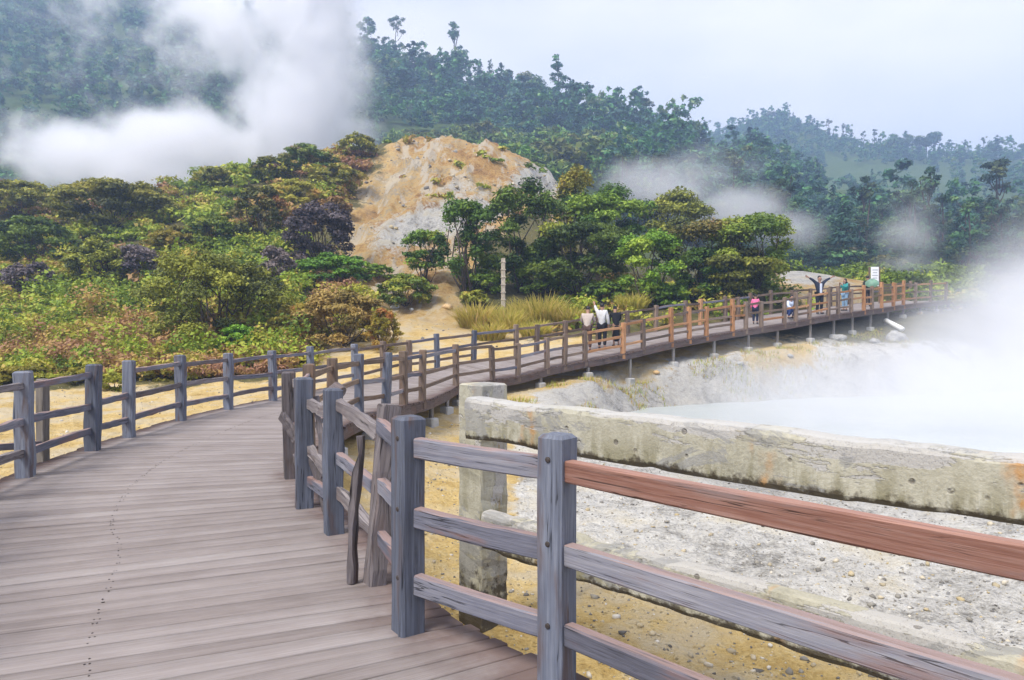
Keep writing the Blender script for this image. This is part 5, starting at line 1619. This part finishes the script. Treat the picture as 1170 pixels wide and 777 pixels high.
# ------------------------------------------------------------------ steam
def steam(name, lo, hi, blobs, dens, scale, label, seed=0.0, amp=1.0, stretch=(1, 1, 1), aniso=0.3, soft=(0.0, 0.9), detail=4, rate=1.0, col=(0.965, 0.965, 0.98)):
    """closed box of air whose density comes from soft blobs broken up by noise"""
    lo, hi = Vector(lo), Vector(hi); c = (lo + hi) / 2; hs = (hi - lo) / 2
    bm = bmesh.new(); bmesh.ops.create_cube(bm, size=2)
    for v in bm.verts: v.co = Vector((v.co.x * hs.x, v.co.y * hs.y, v.co.z * hs.z))
    me = bpy.data.meshes.new(name); bm.to_mesh(me); bm.free()
    m = NT(name + '_vapour'); t = m
    pos = m.n('NewGeometry').outputs['Position']
    sc = m.vmath('MULTIPLY', pos, stretch).outputs[0]
    sc = m.vmath('ADD', sc, (seed, seed * 1.7, -seed)).outputs[0]
    nz = m.noise(sc, scale, detail, 0.58, 0.35)
    acc = None
    for (bx, by, bz, rx, ry, rz, k) in blobs:
        v = m.vmath('SUBTRACT', pos, (bx, by, bz)).outputs[0]
        v = m.vmath('MULTIPLY', v, (1 / rx, 1 / ry, 1 / rz)).outputs[0]
        ln = m.vmath('LENGTH', v).outputs['Value']
        f = m.math('MULTIPLY', m.math('MAXIMUM', m.math('SUBTRACT', 1.0, ln), -0.6), k)
        acc = f if acc is None else m.math('MAXIMUM', acc, f)
    f = m.math('ADD', acc, m.math('MULTIPLY', m.math('SUBTRACT', nz, 0.5), amp * 2))
    f = m.smooth(f, soft[0], soft[1])
    f = m.math('MULTIPLY', f, m.math('GREATER_THAN', acc, -0.45))
    dn = m.math('MULTIPLY', f, dens)
    vol = m.n('VolumePrincipled'); vol.inputs['Color'].default_value = (*col, 1); vol.inputs['Anisotropy'].default_value = aniso
    m.l(dn, vol.inputs['Density'])
    m.l(vol.outputs[0], m.out.inputs['Volume'])
    try: m.m.cycles.volume_step_rate = rate
    except Exception: pass
    o = link(name, me, None, m.m); o.location = c
    return tag(o, label, 'steam', kind='stuff')


def B(px, py, d, rpx, rd, rpy, k=1.0):
    p = P(px, py, d); s = d / FPX
    return (p.x, p.y, p.z, rpx * s, rd, rpy * s, k)


D = 103
steam('steam', (P(-30, 0, D).x, 90, 8), (P(470, 0, D).x, 118, 62),
      [B(90, 180, D, 100, 12, 46, 1.1), B(190, 170, D, 92, 12, 54, 1.1), B(150, 196, D, 160, 12, 44), B(270, 175, D, 90, 12, 54, 1.0), B(345, 140, D, 90, 13, 95, 1.15), B(362, 60, D, 76, 13, 105, 1.1), B(340, -25, D, 105, 13, 95, 1.05), B(255, 30, D, 95, 11, 82, .68), B(130, 30, D, 70, 10, 50, .22)],
      0.36, 0.17, 'thick white steam billowing up behind the left ridge', 3.0, amp=1.0, soft=(0.05, 0.9), detail=7, rate=0.6)
D2 = 90
steam('steam', (P(660, 0, D2).x, 78, 6), (P(960, 0, D2).x, 102, 28),
      [B(760, 214, D2, 95, 10, 42, .9), B(842, 238, D2, 70, 9, 40, 1.1), B(890, 262, D2, 62, 8, 32, .8), B(810, 195, D2, 80, 9, 36, .6)],
      0.14, 0.16, 'thin grey steam drifting behind the grove', 11.0, amp=0.7, soft=(0.05, 0.9))
D3 = 60
steam('steam', (P(985, 0, D3).x, 55, 2), (P(1085, 0, D3).x, 66, 18),
      [B(1035, 270, D3, 34, 4, 40, .9), B(1045, 240, D3, 26, 4, 40, .5), B(1030, 300, D3, 34, 4, 24, .8)],
      0.2, 0.35, 'small wisp of steam rising beyond the ramp end', 17.0, amp=0.7, soft=(0.0, 0.9))
steam('steam', (5.2, 13.0, -1.1), (48, 46, 13),
      [(8.6, 17.5, -0.8, 6.5, 4.5, 1.7, .75), (13.2, 20.5, -0.4, 10, 7, 2.9, 1.15), (19.8, 24, 0.6, 9, 8, 4.4, 1.15), (24.4, 30, 2.2, 8.2, 8, 5.0, 1.2), (29, 33, 4.2, 8, 8, 6.8, 1.1), (34, 37, 7, 9, 8, 8, .9), (26, 37, 3.4, 5, 5, 3.6, .8)],
      0.28, 0.3, 'dense white steam rolling off the crater pool over the ramp end', 23.0, amp=0.6, soft=(0.05, 1.05))

# ------------------------------------------------------------------ haze
bm = bmesh.new(); bmesh.ops.create_cube(bm, size=2)
for v in bm.verts: v.co = Vector((v.co.x * 1310, v.co.y * 1310, 134 + v.co.z * 138))
me = bpy.data.meshes.new('haze'); bm.to_mesh(me); bm.free()
m = NT('haze_air'); vol = m.n('VolumePrincipled'); vol.inputs['Color'].default_value = (0.5, 0.67, 1.0, 1); vol.inputs['Density'].default_value = 0.00115; vol.inputs['Anisotropy'].default_value = 0.3
m.l(vol.outputs[0], m.out.inputs['Volume'])
tag(link('haze', me, None, m.m), 'pale bluish haze in the valley air', 'haze', kind='stuff')

# ------------------------------------------------------------------ light
SUN_EL, SUN_AZ = R(52), R(222)      # azimuth clockwise from +Y: behind the camera, a little to the left
sun_d = bpy.data.lights.new('sun', 'SUN'); sun_d.energy = 3.9; sun_d.angle = R(19); sun_d.color = (1.0, 0.96, 0.9)
sun = bpy.data.objects.new('sun', sun_d); COL.objects.link(sun)
dirv = Vector((math.sin(SUN_AZ) * math.cos(SUN_EL), math.cos(SUN_AZ) * math.cos(SUN_EL), math.sin(SUN_EL)))
sun.rotation_euler = dirv.to_track_quat('Z', 'Y').to_euler()
sun.location = dirv * 50

w = bpy.data.worlds.new('World'); SC.world = w; w.use_nodes = True
nt = w.node_tree; nt.nodes.clear()
out = nt.nodes.new('ShaderNodeOutputWorld'); bg = nt.nodes.new('ShaderNodeBackground')
sky = nt.nodes.new('ShaderNodeTexSky'); sky.sky_type = 'NISHITA'; sky.sun_disc = False; sky.sun_elevation = SUN_EL; sky.sun_rotation = SUN_AZ
sky.air_density = 1.0; sky.dust_density = 3.0; sky.altitude = 1500
tc = nt.nodes.new('ShaderNodeTexCoord'); mp = nt.nodes.new('ShaderNodeMapping'); mp.inputs['Scale'].default_value = (1, 1, 3.0)
nz = nt.nodes.new('ShaderNodeTexNoise'); nz.inputs['Scale'].default_value = 3.0; nz.inputs['Detail'].default_value = 5; nz.inputs['Roughness'].default_value = 0.5
rp_ = nt.nodes.new('ShaderNodeValToRGB'); rp_.color_ramp.elements[0].position = 0.3; rp_.color_ramp.elements[0].color = (0.7,) * 3 + (1,); rp_.color_ramp.elements[1].position = 0.7; rp_.color_ramp.elements[1].color = (1.0,) * 3 + (1,)
mx = nt.nodes.new('ShaderNodeMix'); mx.data_type = 'RGBA'
CLOUD = (9.4, 8.7, 8.4, 1)
mx.inputs[7].default_value = CLOUD
nt.links.new(tc.outputs['Generated'], mp.inputs[0]); nt.links.new(mp.outputs[0], nz.inputs['Vector']); nt.links.new(nz.outputs['Fac'], rp_.inputs[0])
nt.links.new(rp_.outputs[0], mx.inputs[0]); nt.links.new(sky.outputs[0], mx.inputs[6]); nt.links.new(mx.outputs[2], bg.inputs['Color'])
bg.inputs['Strength'].default_value = 0.1
nt.links.new(bg.outputs[0], out.inputs[0])

# ------------------------------------------------------------------ render settings
SC.render.engine = 'CYCLES'
cy = SC.cycles
cy.max_bounces = 10; cy.diffuse_bounces = 3; cy.glossy_bounces = 2; cy.transmission_bounces = 3; cy.volume_bounces = 8; cy.transparent_max_bounces = 8
cy.volume_step_rate = 1.0; cy.volume_max_steps = 256
cy.use_denoising = True
try: cy.denoiser = 'OPENIMAGEDENOISE'
except Exception: pass
cy.sample_clamp_indirect = 6
SC.view_settings.view_transform = 'Standard'
SC.view_settings.look = 'None'
SC.view_settings.exposure = 0.67
SC.view_settings.gamma = 1.0
SC.render.film_transparent = False
SC.render.resolution_x, SC.render.resolution_y = 1024, 680
